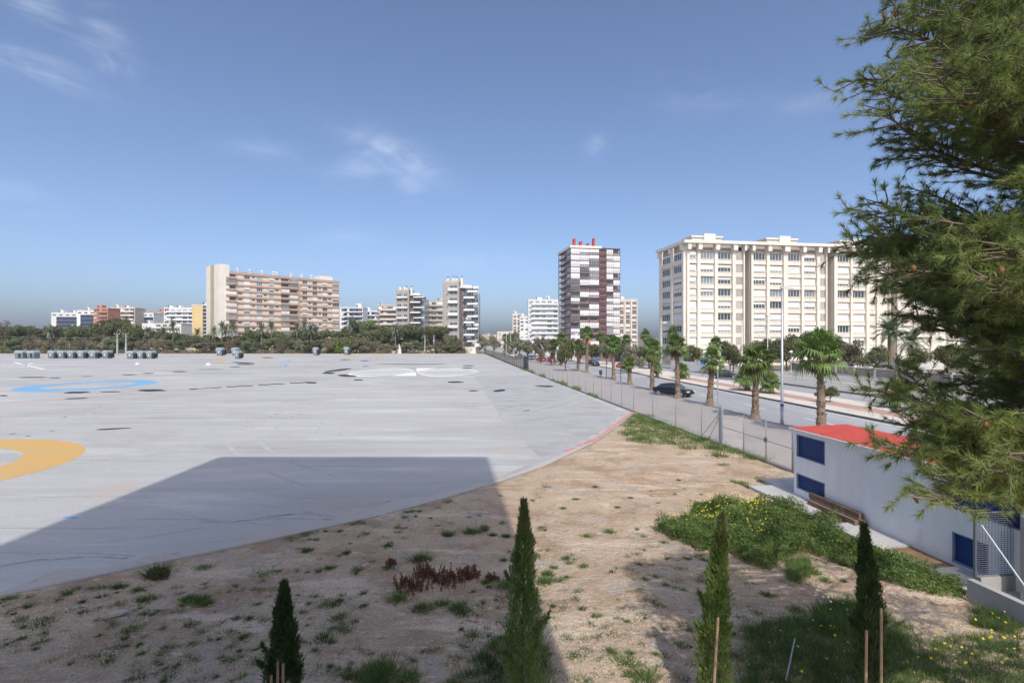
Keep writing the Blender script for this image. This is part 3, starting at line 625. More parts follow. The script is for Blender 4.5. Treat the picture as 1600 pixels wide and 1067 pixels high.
# --- plain blocks of the skyline
def block(name, label, px0, px1, ytop, d, wall, style='grid', nb=4, depth=12, rot=0, glass='glass', trim='white_wall', fl=3.0, cat='building', extra=None, first=0):
    C = AT(px0, d); a = math.radians(rot); W = tpx(C, a, px1); top = ZAT(ytop, d); rb = random.Random(int(px0))
    b = thing(name, label, cat, C, a); m = MB(); m.box(0,W,0,depth,-.3,top,wall); m.build('wall', b)
    r = MB(); r.box(-.15,W+.15,-.15,depth+.15,top,top+.5,trim); r.build('roof', b)
    for i in range(max(1, int(W/9))):
        x = rb.uniform(.05,.75)*W; c = MB(); c.box(x,x+rb.uniform(1.5,4),2,6,top+.5,top+rb.uniform(1.5,2.9),trim); c.box(x+.2,x+.9,1.4,1.96,top+.5,top+2.0,'dark_grey'); c.build('roof_house', b)
    z = top-fl; k = 0; bw = W/nb
    while z > .5 and k < 14:
        if style == 'grid':
            for i in range(nb): add_window(b, bw*(i+.2), -.01, z+.8, bw*.6, 1.4, 0, 2, rb.choice([0,0,.5,1]), glass)
        elif style == 'bands':
            m = MB(); m.box(W*.08,W*.97,-.1,-.001,z+.75,z+2.5,'navy'); m.build('glazing_band', b); m = MB(); m.box(W*.22,W,-.9,-.101,z,z+.7,trim); m.build('balcony', b)
            for i in range(nb): add_window(b, bw*(i+.3), -.11, z+.85, bw*.35, 1.5, 0, 1, rb.choice([0,0,1]), glass)
        elif style == 'dark':
            if k == 0:
                for i in range(nb): add_window(b, bw*(i+.2), -.01, z+.9, bw*.55, 1.1, 0, 2, 0, glass)
            else:
                m = MB(); m.box(W*.2,W*.98,-.12,-.001,z,z+fl-.05,'navy'); m.box(W*.2,W*.98,-.2,-.121,z+.1,z+.35,'grey_stone'); m.build('glazing_band', b)
        elif style == 'balcony':
            m = MB(); m.box(bw*.5,W*.97,-1.3,-.001,z,z+.22,trim); m.box(bw*.5,W*.97,-1.3,-1.2,z+.22,z+1.1,trim); m.build('balcony', b)
            for i in range(nb): add_window(b, bw*(i+.15), -.01, z+.5, bw*.7, 2.0, 0, 2, rb.choice([0,0,.4,.8]), glass)
        elif style == 'fins':
            for i in range(nb): m = MB(); m.box(bw*(i+.18),bw*(i+.82),-.1,-.001,z+.2,z+1.2,'brown_infill'); m.build('infill_panel', b); add_window(b, bw*(i+.2), -.01, z+1.25, bw*.6, 1.4, 0, 2, rb.choice([0,.6,1]), glass)
        z -= fl; k += 1
    if style == 'fins':
        for i in range(nb+1): m = MB(); m.box(bw*i-.35 if i else 0,bw*i+.35 if i < nb else W,-.9,-.001,-.3,top-.01,trim); m.build('fin', b)
    return b
block('apartment_building', 'beige low block at the far left end of the skyline', 80, 121, 489, 420, 'white_wall', 'dark', 4, rot=8, trim='white_paint')
block('apartment_building', 'white and navy block left of the orange building', 120, 149, 485.5, 400, 'white_paint', 'dark', 3)
block('apartment_building', 'orange brick building with dark openings in the left skyline', 146, 168.5, 482, 380, 'orange_wall', 'balcony', 2, trim='orange_wall')
block('apartment_building', 'cream building with grey glazing just right of the orange one', 168.5, 211, 481.5, 400, 'beige', 'balcony', 5, trim='cream')
block('apartment_building', 'white building with a navy glass front left of the pink stepped building', 208, 240, 489.5, 410, 'white_paint', 'dark', 4)
block('apartment_building', 'pinkish orange stepped building behind the low cream building', 236, 258, 487, 450, 'salmon', 'grid', 3, trim='orange_wall')
block('apartment_building', 'low cream building with curved balconies among the far palms', 222, 283, 506, 360, 'cream', 'balcony', 6, trim='white_wall')
block('apartment_building', 'white building with dark framed bays left of the yellow building', 256, 303, 481.5, 390, 'white_wall', 'balcony', 5, trim='white_paint', glass='navy')
yb = block('apartment_building', 'yellow building with grey balconies beside the banded slab block', 300, 332, 477, 330, 'yellow_wall', 'plain', 3, trim='white_wall', rot=14)
for k in range(11):
    m = MB(); x0 = tpx(AT(300,330), math.radians(14), 317); x1 = tpx(AT(300,330), math.radians(14), 331.5); m.box(x0,x1,-1.2,-.001,2+k*2.3,2.9+k*2.3,'grey_stone'); m.box(x0,x1,-.1,-.0011,2.9+k*2.3,4.2+k*2.3,'dark_grey'); m.build('balcony', yb)
block('apartment_building', 'white building with navy stripes just right of the banded slab block', 531, 567, 481, 350, 'white_paint', 'bands', 4, trim='white_paint')
block('apartment_building', 'lower white and navy building left of the brown building', 567, 591, 486.5, 365, 'white_paint', 'bands', 3, trim='white_paint')
block('apartment_building', 'brown building with dark balconies left of the shorter grey tower', 590, 621, 478, 335, 'brown_block', 'balcony', 4, trim='pink_white')
block('apartment_building', 'pale building with dark balconies between the two grey towers', 663, 693, 471, 320, 'pink_white', 'balcony', 3, trim='beige')
block('apartment_building', 'small beige tower furthest left of the central group', 801, 814, 491, 440, 'pink_white', 'fins', 2, trim='white_wall')
block('apartment_building', 'small white tower with a column of tiny windows', 812, 827, 494.5, 430, 'white_wall', 'grid', 2, trim='white_wall')
block('apartment_building', 'white building with blue grey balconies left of the maroon tower', 825.5, 873, 469, 330, 'white_paint', 'balcony', 5, trim='white_paint', glass='glass_pale')
block('apartment_building', 'white finned building with brown infill right of the maroon tower', 966, 996, 468.5, 330, 'pink_white', 'fins', 3, trim='white_wall')
block('town_house', 'small white house with a red roof line in the far distance', 777, 801, 518, 900, 'pink_white', 'grid', 3, trim='orange_wall')
block('town_house', 'distant pinkish house row left of the small white one', 752, 776, 523, 950, 'salmon', 'grid', 3, trim='beige')
block('service_building', 'small cream gatehouse at the far right corner of the lot', 727, 743, 543.5, 234, 'cream', 'plain', 2, depth=5, trim='white_wall', cat='hut')
# --- the block the photograph is taken from, behind the camera: it shades the foreground
def home():
    b = thing('apartment_block', 'tall block behind the viewpoint, seen only by its shadow on the lot', 'building', (-11.4,-.85,0), 0)
    m = MB(); m.box(0,13.75,-14,0,-.3,33.8,'white_paint'); m.build('wall', b)
    for k in range(10):
        for i in range(4):
            if k == 1 and i == 3: continue
            o = link('window', win_mesh(2.0, 1.5, 2), b, (1.2+i*3.2+2.0,.01,1.2+k*3.2), PI)
home()
# camera stands just in front of the facade at the height of its second floor
# ------------------------------------------------------------------ vegetation
def leaf_cloud(centres, radii, n, size, seed, flat=1.0, up=0.0, asp=.55):
    """n small leaf faces scattered through ellipsoid clumps, denser near their skins"""
    g = np.random.default_rng(seed); centres = np.array(centres, float); radii = np.array(radii, float)
    wts = (radii.prod(1))**(2/3); ci = g.choice(len(centres), n, p=wts/wts.sum())
    d = unit(g.normal(size=(n,3))); r = g.random(n)**.38; P = centres[ci]+d*radii[ci]*r[:,None]
    nrm = unit(d*.7+g.normal(size=(n,3))*.8+np.array([0,0,up])); t = unit(np.cross(nrm, g.normal(size=(n,3)))); bt = np.cross(nrm, t)
    s = size*(.6+.8*g.random(n))[:,None]
    V = np.stack([P-t*s, P+bt*s*asp, P+t*s, P-bt*s*asp], 1); return V.reshape(-1,3), np.arange(n*4).reshape(-1,4)
def tree_mesh(kind, seed, h, rad, n, size, leafmat, trunk_h=.35, crown_flat=.8):
    g = random.Random(seed); mb = MB(); th = h*trunk_h; base = Vector((0,0,0)); pts = [Vector((g.uniform(-.1,.1)*h*.1*i, g.uniform(-.1,.1)*h*.1*i, th*i/3)) for i in range(4)]
    mb.tube(pts, [h*.035,h*.028,h*.024,h*.02], 'bark', 7); cs = []; rs = []
    nb = 9 if kind != 'umbrella' else 12
    for i in range(nb):
        an = 2*PI*i/nb*1.618*2+g.uniform(-.4,.4); el = g.uniform(.15,1.0) if kind != 'umbrella' else g.uniform(.25,.6)
        rr = rad*g.uniform(.35,.85); zc = th+(h-th)*(el if kind != 'umbrella' else .35+el*.6)*.8
        e = Vector((rr*math.cos(an)*(1.15-el*.6), rr*math.sin(an)*(1.15-el*.6), zc)); m_ = pts[-1].lerp(e, .5)+Vector((0,0,-.05*h)); mb.tube([pts[-1], m_, e], [h*.015,h*.01,h*.004], 'bark', 5)
        k = g.uniform(.3,.5)*rad; cs.append(e); rs.append((k, k, k*crown_flat))
        if g.random() < .6: e2 = e+Vector((g.uniform(-.4,.4)*rad, g.uniform(-.4,.4)*rad, g.uniform(-.1,.25)*rad)); k2 = k*g.uniform(.45,.75); cs.append(e2); rs.append((k2,k2,k2*crown_flat))
    V, Fa = leaf_cloud(cs, rs, n, size, seed)
    V[:,2] = np.maximum(V[:,2], .15)
    V[:,2] *= h/np.quantile(V[:,2], .995)
    return mb.mesh('trunk', True), npmesh('crown', V, Fa, [leafmat], n=4)
def make_tree(name, meshes, label, cat, loc, sc=1.0, rz=0, group=None, tilt=0):
    t = thing(name, label, cat, loc, rz, group); t.scale = (sc if isinstance(sc, tuple) else (sc,sc,sc))
    for nm, me in meshes: link(nm, me, t)
    return t
# fan palm
def fan_palm_meshes(seed, th, nl=26, lr=.85, skirt=True, pet=.75):
    g = random.Random(seed); mb = MB(); n = 12; k = int(th/.22)+2; pts = []; rr = []
    lx, ly = g.uniform(-.12,.12), g.uniform(-.12,.12)
    for i in range(k):
        z = th*i/(k-1); f = i/(k-1); r = .27-.09*f+(.13*math.exp(-z/.35)); pts.append((lx*f*f*2, ly*f*f*2, z)); rr.append(r*(1+g.uniform(-.12,.12)))
    mb.tube(pts, rr, 'trunk', n)
    for i in range(int(th*26)):               # old leaf bases
        f = g.random(); z = th*f; an = g.uniform(0,2*PI); r = (.27-.09*f)*.95; c = Vector((lx*f*f*2+r*math.cos(an), ly*f*f*2+r*math.sin(an), z)); o = Vector((math.cos(an), math.sin(an), 0)); s = Vector((-math.sin(an), math.cos(an), 0))*.06
        mb.poly([c-s, c+s, c+s*.5+o*.11+Vector((0,0,.14)), c-s*.5+o*.11+Vector((0,0,.14))], 'trunk')
    trunk = mb.mesh('trunk'); cb = Vector((lx*2, ly*2, th)); lv = MB(); dead = MB()
    def leaf(mb_, el, an, pl, R_, mk, droop):
        d = Vector((math.cos(an)*math.cos(el), math.sin(an)*math.cos(el), math.sin(el))); s = Vector((-math.sin(an), math.cos(an), 0)); u = s.cross(d)*-1; u = d.cross(s)
        p0 = cb+Vector((0,0,g.uniform(-.12,.12))); p1 = p0+d*pl+Vector((0,0,-droop*.2)); 
        mb_.poly([p0-s*.02, p0+s*.02, p1+s*.012, p1-s*.012], mk)
        tw = g.uniform(-.5,.5); s2 = (s*math.cos(tw)+u*math.sin(tw)); u2 = d.cross(s2)
        m = 15
        for i in range(m):
            b_ = (-1.75+3.5*i/(m-1))+g.uniform(-.05,.05); L_ = R_*(1-.16*abs(b_))*g.uniform(.88,1.08); dd = d*math.cos(b_)+s2*math.sin(b_)
            w_ = s2*math.cos(b_)-d*math.sin(b_); q1 = p1+dd*L_*.55; q2 = p1+dd*L_+Vector((0,0,-L_*(.22+droop*.35)*g.uniform(.6,1.4)))+u2*g.uniform(-.05,.05)
            wd = .055*R_/.85
            mb_.poly([p1, q1-w_*wd, q2, q1+w_*wd], mk)
    for i in range(nl):
        f = i/nl; el = math.radians(82-122*f+g.uniform(-16,16)); leaf(lv, el, i*2.4+g.uniform(-.2,.2), pet*g.uniform(.6,1.3), lr*g.uniform(.7,1.15), 'palm_leaf', f*.9+g.uniform(0,.4))
    out = [('trunk', trunk), ('crown', lv.mesh('crown'))]
    if skirt:
        for i in range(16): leaf(dead, math.radians(-50-g.uniform(0,32)), i*2.4, pet*.6, lr*.75, 'palm_dead', .5)
        out.append(('dead_fronds', dead.mesh('dead_fronds')))
    return out
FAN_L = "fan palms along the pavement kerb"
fans = [(1283,681,548,.98,'nearest and thickest trunked fan palm, rising behind the red shed roof',1.12),
 (1180,655,560,.95,'fan palm with a broad drooping crown just left of the tall street lamp',1.05),
 (1109,634,560,.95,'fan palm beside the thin pole left of the gate post',.95),
 (1059,622,538,.95,'tall fan palm standing in front of the black car',.9),
 (1019,610,543,.95,'fan palm just left of the black car, behind its rear end',.95),
 (984,601,566,.8,'short fan palm between the litter bin and the black car',.8),
 (959,592,536,.95,'wide crowned fan palm just right of the litter bin',1.15),
 (917,582,519,.95,'tall fan palm in front of the maroon tower, second left of the litter bin',.95),
 (903,580,538,.9,'dark trunked fan palm close beside the tall one under the maroon tower',.85),
 (877,572,528,.95,'fan palm under the left edge of the maroon tower',1.1),
 (866,571,536,.9,'fan palm just right of the red parked cars',.9),
 (836,563,540,.9,'fan palm behind the dark gate panel by the red cars',1.0),
 (812,558,541,.9,'low brown skirted fan palm right of the white parked car',1.1),
 (788,556,527,.95,'far fan palm above the left end of the dark fence',1.2)]
for i, (px, pb, pc, _, lab, cs) in enumerate(fans):
    p = G(px, pb, -.02); th = ZAT(pc, p.y)-.1; lr = .78*cs*(1.12 if i < 4 else 1.2); ms = fan_palm_meshes(100+i, th, rnd.randint(28,42), lr*rnd.uniform(1.0,1.18), True, .74*cs*rnd.uniform(.8,1.12))
    t_ = make_tree('fan_palm', ms, lab, 'palm', p, 1, rnd.uniform(0,6), FAN_L); t_.rotation_euler.x = rnd.uniform(-.035,.035); t_.rotation_euler.y = rnd.uniform(-.02,.02)
for i, (px, d, pc, lab, cs) in enumerate([(1205,60,594,'dwarf fan palm on the median beside the tall street lamp',.95),(1168,63,586,'leafy fan palm on the median left of the broad drooping palm',1.1),(1066,82,578,'short fan palm on the median behind the black car',.95),(1027,86,573,'low fan palm on the median left of the black car\'s roof',.8),
      (1400,47,612,'stubby fan palm on the median showing left of the pine boughs',.95),(1050,124,520,'tall fan palm before the left end of the cream block',1.25),(1074,130,523,'fan palm leaning over the corner of the cream block',1.25),(1008,135,523,'fan palm against open sky between the tower and the cream block',1.2),
      (1030,128,548,'fan palm with a thin stem between the two palms by the cream block',.9),(938,150,526,'fan palm in front of the foot of the maroon tower',1.15),(979,150,530,'fan palm below the white finned building',1.2),(1120,95,536,'fan palm behind the palm by the thin pole',1.0)]):
    p = AT(px, d, 0); th = max(.5, ZAT(pc, d)-.05); ms = fan_palm_meshes(140+i, th, 40, .95*cs, th > 1.4, .72*cs); make_tree('fan_palm', ms, lab, 'palm', p, 1, rnd.uniform(0,6), 'fan palms on and beyond the median')
# feather palms
def date_palm_meshes(seed, th, R_=2.9, nf=44, nl=16, skirt=.2, tr=.22):
    g = random.Random(seed); mb = MB(); k = max(3, int(th/.5)); pts = [(.12*math.sin(seed+i*.5)*i/k, .1*math.cos(seed)*i/k, th*i/k) for i in range(k+1)]
    mb.tube(pts, [tr*(1.25 if i == 0 else 1)*(1+g.uniform(-.1,.1)) for i in range(k)]+[tr*1.35], 'trunk', 9); top = Vector(pts[-1]); lv = MB()
    for i in range(nf):
        f = i/nf; el = math.radians(80-112*f+g.uniform(-9,9)); an = i*2.4+g.uniform(-.25,.25); Lf = R_*g.uniform(.82,1.08); d = Vector((math.cos(an), math.sin(an), 0)); s = Vector((-math.sin(an), math.cos(an), 0))
        prev = None; P = []
        for j in range(nl+1):
            t = j/nl; e = el-t*t*(1.0+.5*(1-f)); P.append((P[-1][0]+(d*math.cos(e)+Vector((0,0,math.sin(e))))*Lf/nl if P else top.copy(), e))
        lv.poly([P[0][0]-s*.04, P[0][0]+s*.04, P[nl//2][0]+s*.03, P[nl//2][0]-s*.03], 'date_leaf'); 
        for j in range(1, nl+1):
            p, e = P[j]; q = P[j-1][0]; ax = (p-q).normalized(); up = s.cross(ax)*-1; ll = R_*.2*math.sin(PI*min(.97,(j/nl)*.8+.15))*g.uniform(.85,1.1)
            for sg in (-1, 1):
                tip = p+s*sg*ll*.8+ax*ll*.6+Vector((0,0,-.12*ll)); lv.poly([q, p+ax*.03, tip], 'date_leaf')
    return [('trunk', mb.mesh('trunk')), ('crown', lv.mesh('crown'))]
p = AT(1390,97,0); make_tree('date_palm', date_palm_meshes(1, ZAT(516,97), 3.7, 60, 18, tr=.3), 'tall grey green date palm before the cream block, left of the pine boughs', 'palm', p)
p = AT(1424,104,0); make_tree('date_palm', date_palm_meshes(2, ZAT(533,104), 3.8, 52, 18, tr=.33), 'date palm with wide spread fronds partly behind the pine boughs', 'palm', p)
DP = [date_palm_meshes(20+i, 6.0+i*.4, 2.9, 40, 9, tr=.2) for i in range(3)]; DPL = [date_palm_meshes(30+i, 2.0, 3.2, 48, 9, tr=.3) for i in range(2)]
far_palms = [(270,246,501,'lone date palm before the white dark framed building'),(308,244,514,'date palm before the yellow building'),(335,242,512,'date palm at the foot of the blank end wall'),(347,243,503,'taller of the two close date palms by the blank end wall'),(352,248,508,'thin date palm close behind the taller one at the end wall'),
 (363,244,502,'date palm before the first balconies of the banded slab'),(409,240,507,'full date palm before the left third of the banded slab'),(424,243,504,'broad date palm before the middle of the banded slab'),(465,246,505,'date palm right of the middle of the banded slab'),(475,250,499,'tallest date palm before the banded slab'),
 (486,243,507,'date palm under the right half of the banded slab'),(494,247,510,'date palm under the right end of the banded slab'),(548,243,497,'slim palm before the white navy striped building'),(572,236,519,'pale fronded date palm before the big round pine'),(618,240,507,'dark ragged palm under the shorter grey tower'),
 (110,248,508,'date palm under the white and navy block'),(76,246,512,'spiky palm at the left end of the far trees'),(39,247,512,'date palm near the left edge of the photo'),(231,250,511,'palm before the low cream building'),(256,247,512,'palm right of the low cream building\'s middle'),(216,249,509,'palm left of the low cream building'),(525,246,520,'date palm at the right foot of the banded slab'),(702,240,527,'greyish palm at the foot of the slim grey tower')]
for i, (px, d, pt, lab) in enumerate(far_palms):
    hh = ZAT(pt, d)+.3; k = i % 3; th0 = 6.0+k*.4; sc = hh/(th0+1.6)
    make_tree('date_palm', DP[k], lab, 'palm', AT(px,d,0), (max(.85,min(1.15,sc))*1.0, max(.85,min(1.15,sc)), sc), rnd.uniform(0,6), 'date palms beyond the lot')
for i, px in enumerate((446,458,478,384,395,437,500,120,150,92,580,512,468,660,415,132,165,205,222,60,20,290,318,430,520,600,630,560,142,75)):
    make_tree('date_palm', DPL[i % 2], 'low bushy date palm in the belt of trees beyond the lot', 'palm', AT(px,233+(i*37%9),0), rnd.uniform(.8,1.15), rnd.uniform(0,6), 'low palms beyond the lot')
# broadleaf trees: a few base meshes, many copies
TB = [tree_mesh('round', 50+i, 9, 4.2, 4200, .30, 'leaf_green', .3) for i in range(3)]
TO = [tree_mesh('round', 60+i, 7, 3.6, 3000, .26, 'leaf_olive', .25) for i in range(3)]
TR = [tree_mesh('round', 66+i, 5.5, 3.8, 1700, .22, 'leaf_brown', .2) for i in range(2)]
TU = [tree_mesh('umbrella', 70+i, 10, 5.2, 5200, .28, 'leaf_green', .45, .55) for i in range(2)]
TG = [tree_mesh('round', 95+i, 9, 4.6, 5200, .27, 'leaf_mid', .25, 1.0) for i in range(3)]
TL = [tree_mesh('round', 80+i, 4.5, 4.2, 3500, .26, 'leaf_bright', .12) for i in range(2)]
TP = [tree_mesh('round', 90, 5, 3.6, 2200, .22, 'leaf_pink', .2)]
def tree(name, bank, i, px, d, pt, lab, wpx=None, group=None, cat='tree', h0=9, r0=4.2, z=0):
    hh = ZAT(pt, d)-z; s = hh/h0; sw = (wpx/2/F*d/r0) if wpx else s
    tk, cr = bank[i % len(bank)]; return make_tree(name, [('trunk', tk), ('crown', cr)], lab, cat, AT(px,d,z), (sw, sw, s), rnd.uniform(0,6), group)
tree('stone_pine', TU, 0, 185, 252, 498, 'domed umbrella pine rising above the far tree belt before the cream buildings', 38, h0=10, r0=5.2)
tree('stone_pine', TU, 1, 566, 250, 501, 'big rounded pine before the white navy striped buildings', 46, h0=10, r0=5.2)
tree('stone_pine', TU, 0, 641, 248, 507, 'broad dark pine under the shorter grey tower', 44, h0=10, r0=5.2)
tree('stone_pine', TU, 1, 688, 247, 510, 'dark flat topped pine left of the slim grey tower', 30, h0=10, r0=5.2)
tree('round_tree', TL, 0, 536, 236, 527, 'wide low bright green bush tree above the right hand grey container', 60, h0=4.5, r0=4.2)
tree('pink_tree', TP, 0, 52, 238, 530, 'pinkish bare twigged tree above the two left containers', 24, h0=5, r0=3.6)
tree('bare_tree', TR, 0, 3, 246, 500, 'brown bare tree cut by the left edge of the photo', 26, h0=5.5, r0=3.8)
tree('clipped_tree', TB, 1, 716, 236, 531, 'small round dark tree in front of the slim grey tower\'s base', 14)
tree('bare_tree', TR, 1, 700, 238, 522, 'thin greyish tree left of the small round dark one', 22, h0=5.5, r0=3.8)
belt = []; x = -14; i = 0
def topy(x):
    P = [(-20,512),(40,510),(90,509),(130,508),(170,506),(210,508),(245,516),(300,524),(370,524),(400,516),(430,518),(450,520),(500,514),(530,512),(560,506),(600,510),(640,509),(680,511),(700,520),(720,540),(760,545)]
    for a, b in zip(P, P[1:]):
        if a[0] <= x <= b[0]: return a[1]+(b[1]-a[1])*(x-a[0])/(b[0]-a[0])
    return 540
while x < 712:
    y = topy(x)+rnd.uniform(-1,4); nm = ('left of the two concrete poles' if x < 190 else 'between the concrete poles and the banded slab block' if x < 330 else 'before the banded slab block' if x < 530 else 'right of the banded slab block')
    tree('belt_tree', TB, i, x, 246+rnd.uniform(-3,10), y, 'dense dark green belt tree '+nm, rnd.uniform(26,36), 'dark belt trees '+nm); x += rnd.uniform(13,19); i += 1
x = -12; i = 0
while x < 735:
    y = rnd.uniform(526,535); bank, h0, r0, kd = [(TB,9,4.2,'green'),(TR,5.5,3.8,'brownish'),(TB,9,4.2,'green'),(TO,7,3.6,'greyish'),(TR,5.5,3.8,'brownish')][rnd.randrange(5)]
    if x > 605: y += 5
    sd = 'left of the two concrete poles' if x < 190 else 'between the concrete poles and the thick pole' if x < 388 else 'right of the thick concrete pole'
    tree('shrub_tree', bank, i, x, 232+rnd.uniform(0,6), y, '%s shrubby tree in the low front row, %s' % (kd, sd), rnd.uniform(18,30), '%s front row trees %s' % (kd, sd), h0=h0, r0=r0); x += rnd.uniform(11,19); i += 1
V, Fa = leaf_cloud([AT(-30+i*9.6, 231.5+(i*7%5), .6) for i in range(80)], [(2.4,1.6,.9+.5*(i*13%4)/4) for i in range(80)], 16000, .28, 5); V[:,2] = np.maximum(V[:,2], -.2)
struct(link('undergrowth', npmesh('undergrowth', V, Fa, ['scrub'], n=4)), 'stuff')
# olive-grey street trees around the far part of the road
for i, (px, d, pt, wp, lab) in enumerate([(757,225,529,22,'pale grey tree furthest left behind the dark fence'),(772,205,524,20,'grey green tree right above the fence corner'),(800,190,520,26,'round dark topped tree left of the small white tower'),(806,165,528,30,'pale olive tree before the small white tower'),(824,150,531,24,'pale olive tree behind the red parked cars'),
     (845,140,527,26,'pale tree before the white balconied building'),(861,128,530,24,'olive tree left of the maroon tower'),(893,150,529,26,'grey olive tree under the maroon tower\'s left face'),(935,165,540,30,'dull tree behind the palms below the maroon tower'),(955,170,533,28,'grey tree right of the litter bin, behind the wide palm'),
     (1000,140,541,28,'olive tree before the blue sky gap'),(1035,145,541,24,'olive tree by the low white wall'),(745,260,524,30,'far grey tree beside the small gatehouse'),(1146,100,541,36,'dull beige olive tree before the cream block'),(917,200,541,26,'dark olive tree at the tower\'s foot')]+[(q,95+(q*7%60),534+(q*3%12),30+(q%9),'loose olive green tree in the mixed greenery behind the palm row') for q in (884,906,925,948,968,986,1014,1022,1044,1062,1082,1128,1140,1164,1190)]):
    bank = TB if i == 2 else (TG if i > 14 and i % 2 else TO); tree('street_tree', bank, i, px, d, pt, lab, wp, 'olive grey street trees', h0=7 if bank is TO else 9, r0=3.6 if bank is TO else 4.4)
for i, (px, d, pt, wp, lab, bk) in enumerate([(1230,104,524,48,'dense green tree behind the tall street lamp',TG),(1265,108,521,54,'bushy green tree behind the nearest fan palm, left half',TG),(1305,106,523,52,'bushy green tree right of the nearest fan palm',TG),(1332,100,532,40,'brownish green tree at the right end of the garden row',TR),(1202,110,530,36,'green garden tree left of the tall street lamp',TG),
     (1369,98,541,34,'small open crowned tree between the garden row and the tall date palm',TG),(1174,112,533,40,'brown green garden tree before the first recess of the cream block',TO),(1432,92,545,40,'garden tree behind the spread date palm',TG),(1480,96,540,50,'garden tree seen through the pine boughs',TG),(1290,98,546,40,'low brown shrub tree behind the lattice wall',TR)]):
    h0, r0 = (9,4.2) if bk is TG else ((5.5,3.8) if bk is TR else (7,3.6)); tree('garden_tree', bk, i, px, d, pt, lab, wp, None, h0=h0, r0=r0)
tree('median_bush', TG, 2, 1297, 51.5, 604, 'dense green bush on the median right of the nearest fan palm', 26, None, 'bush')

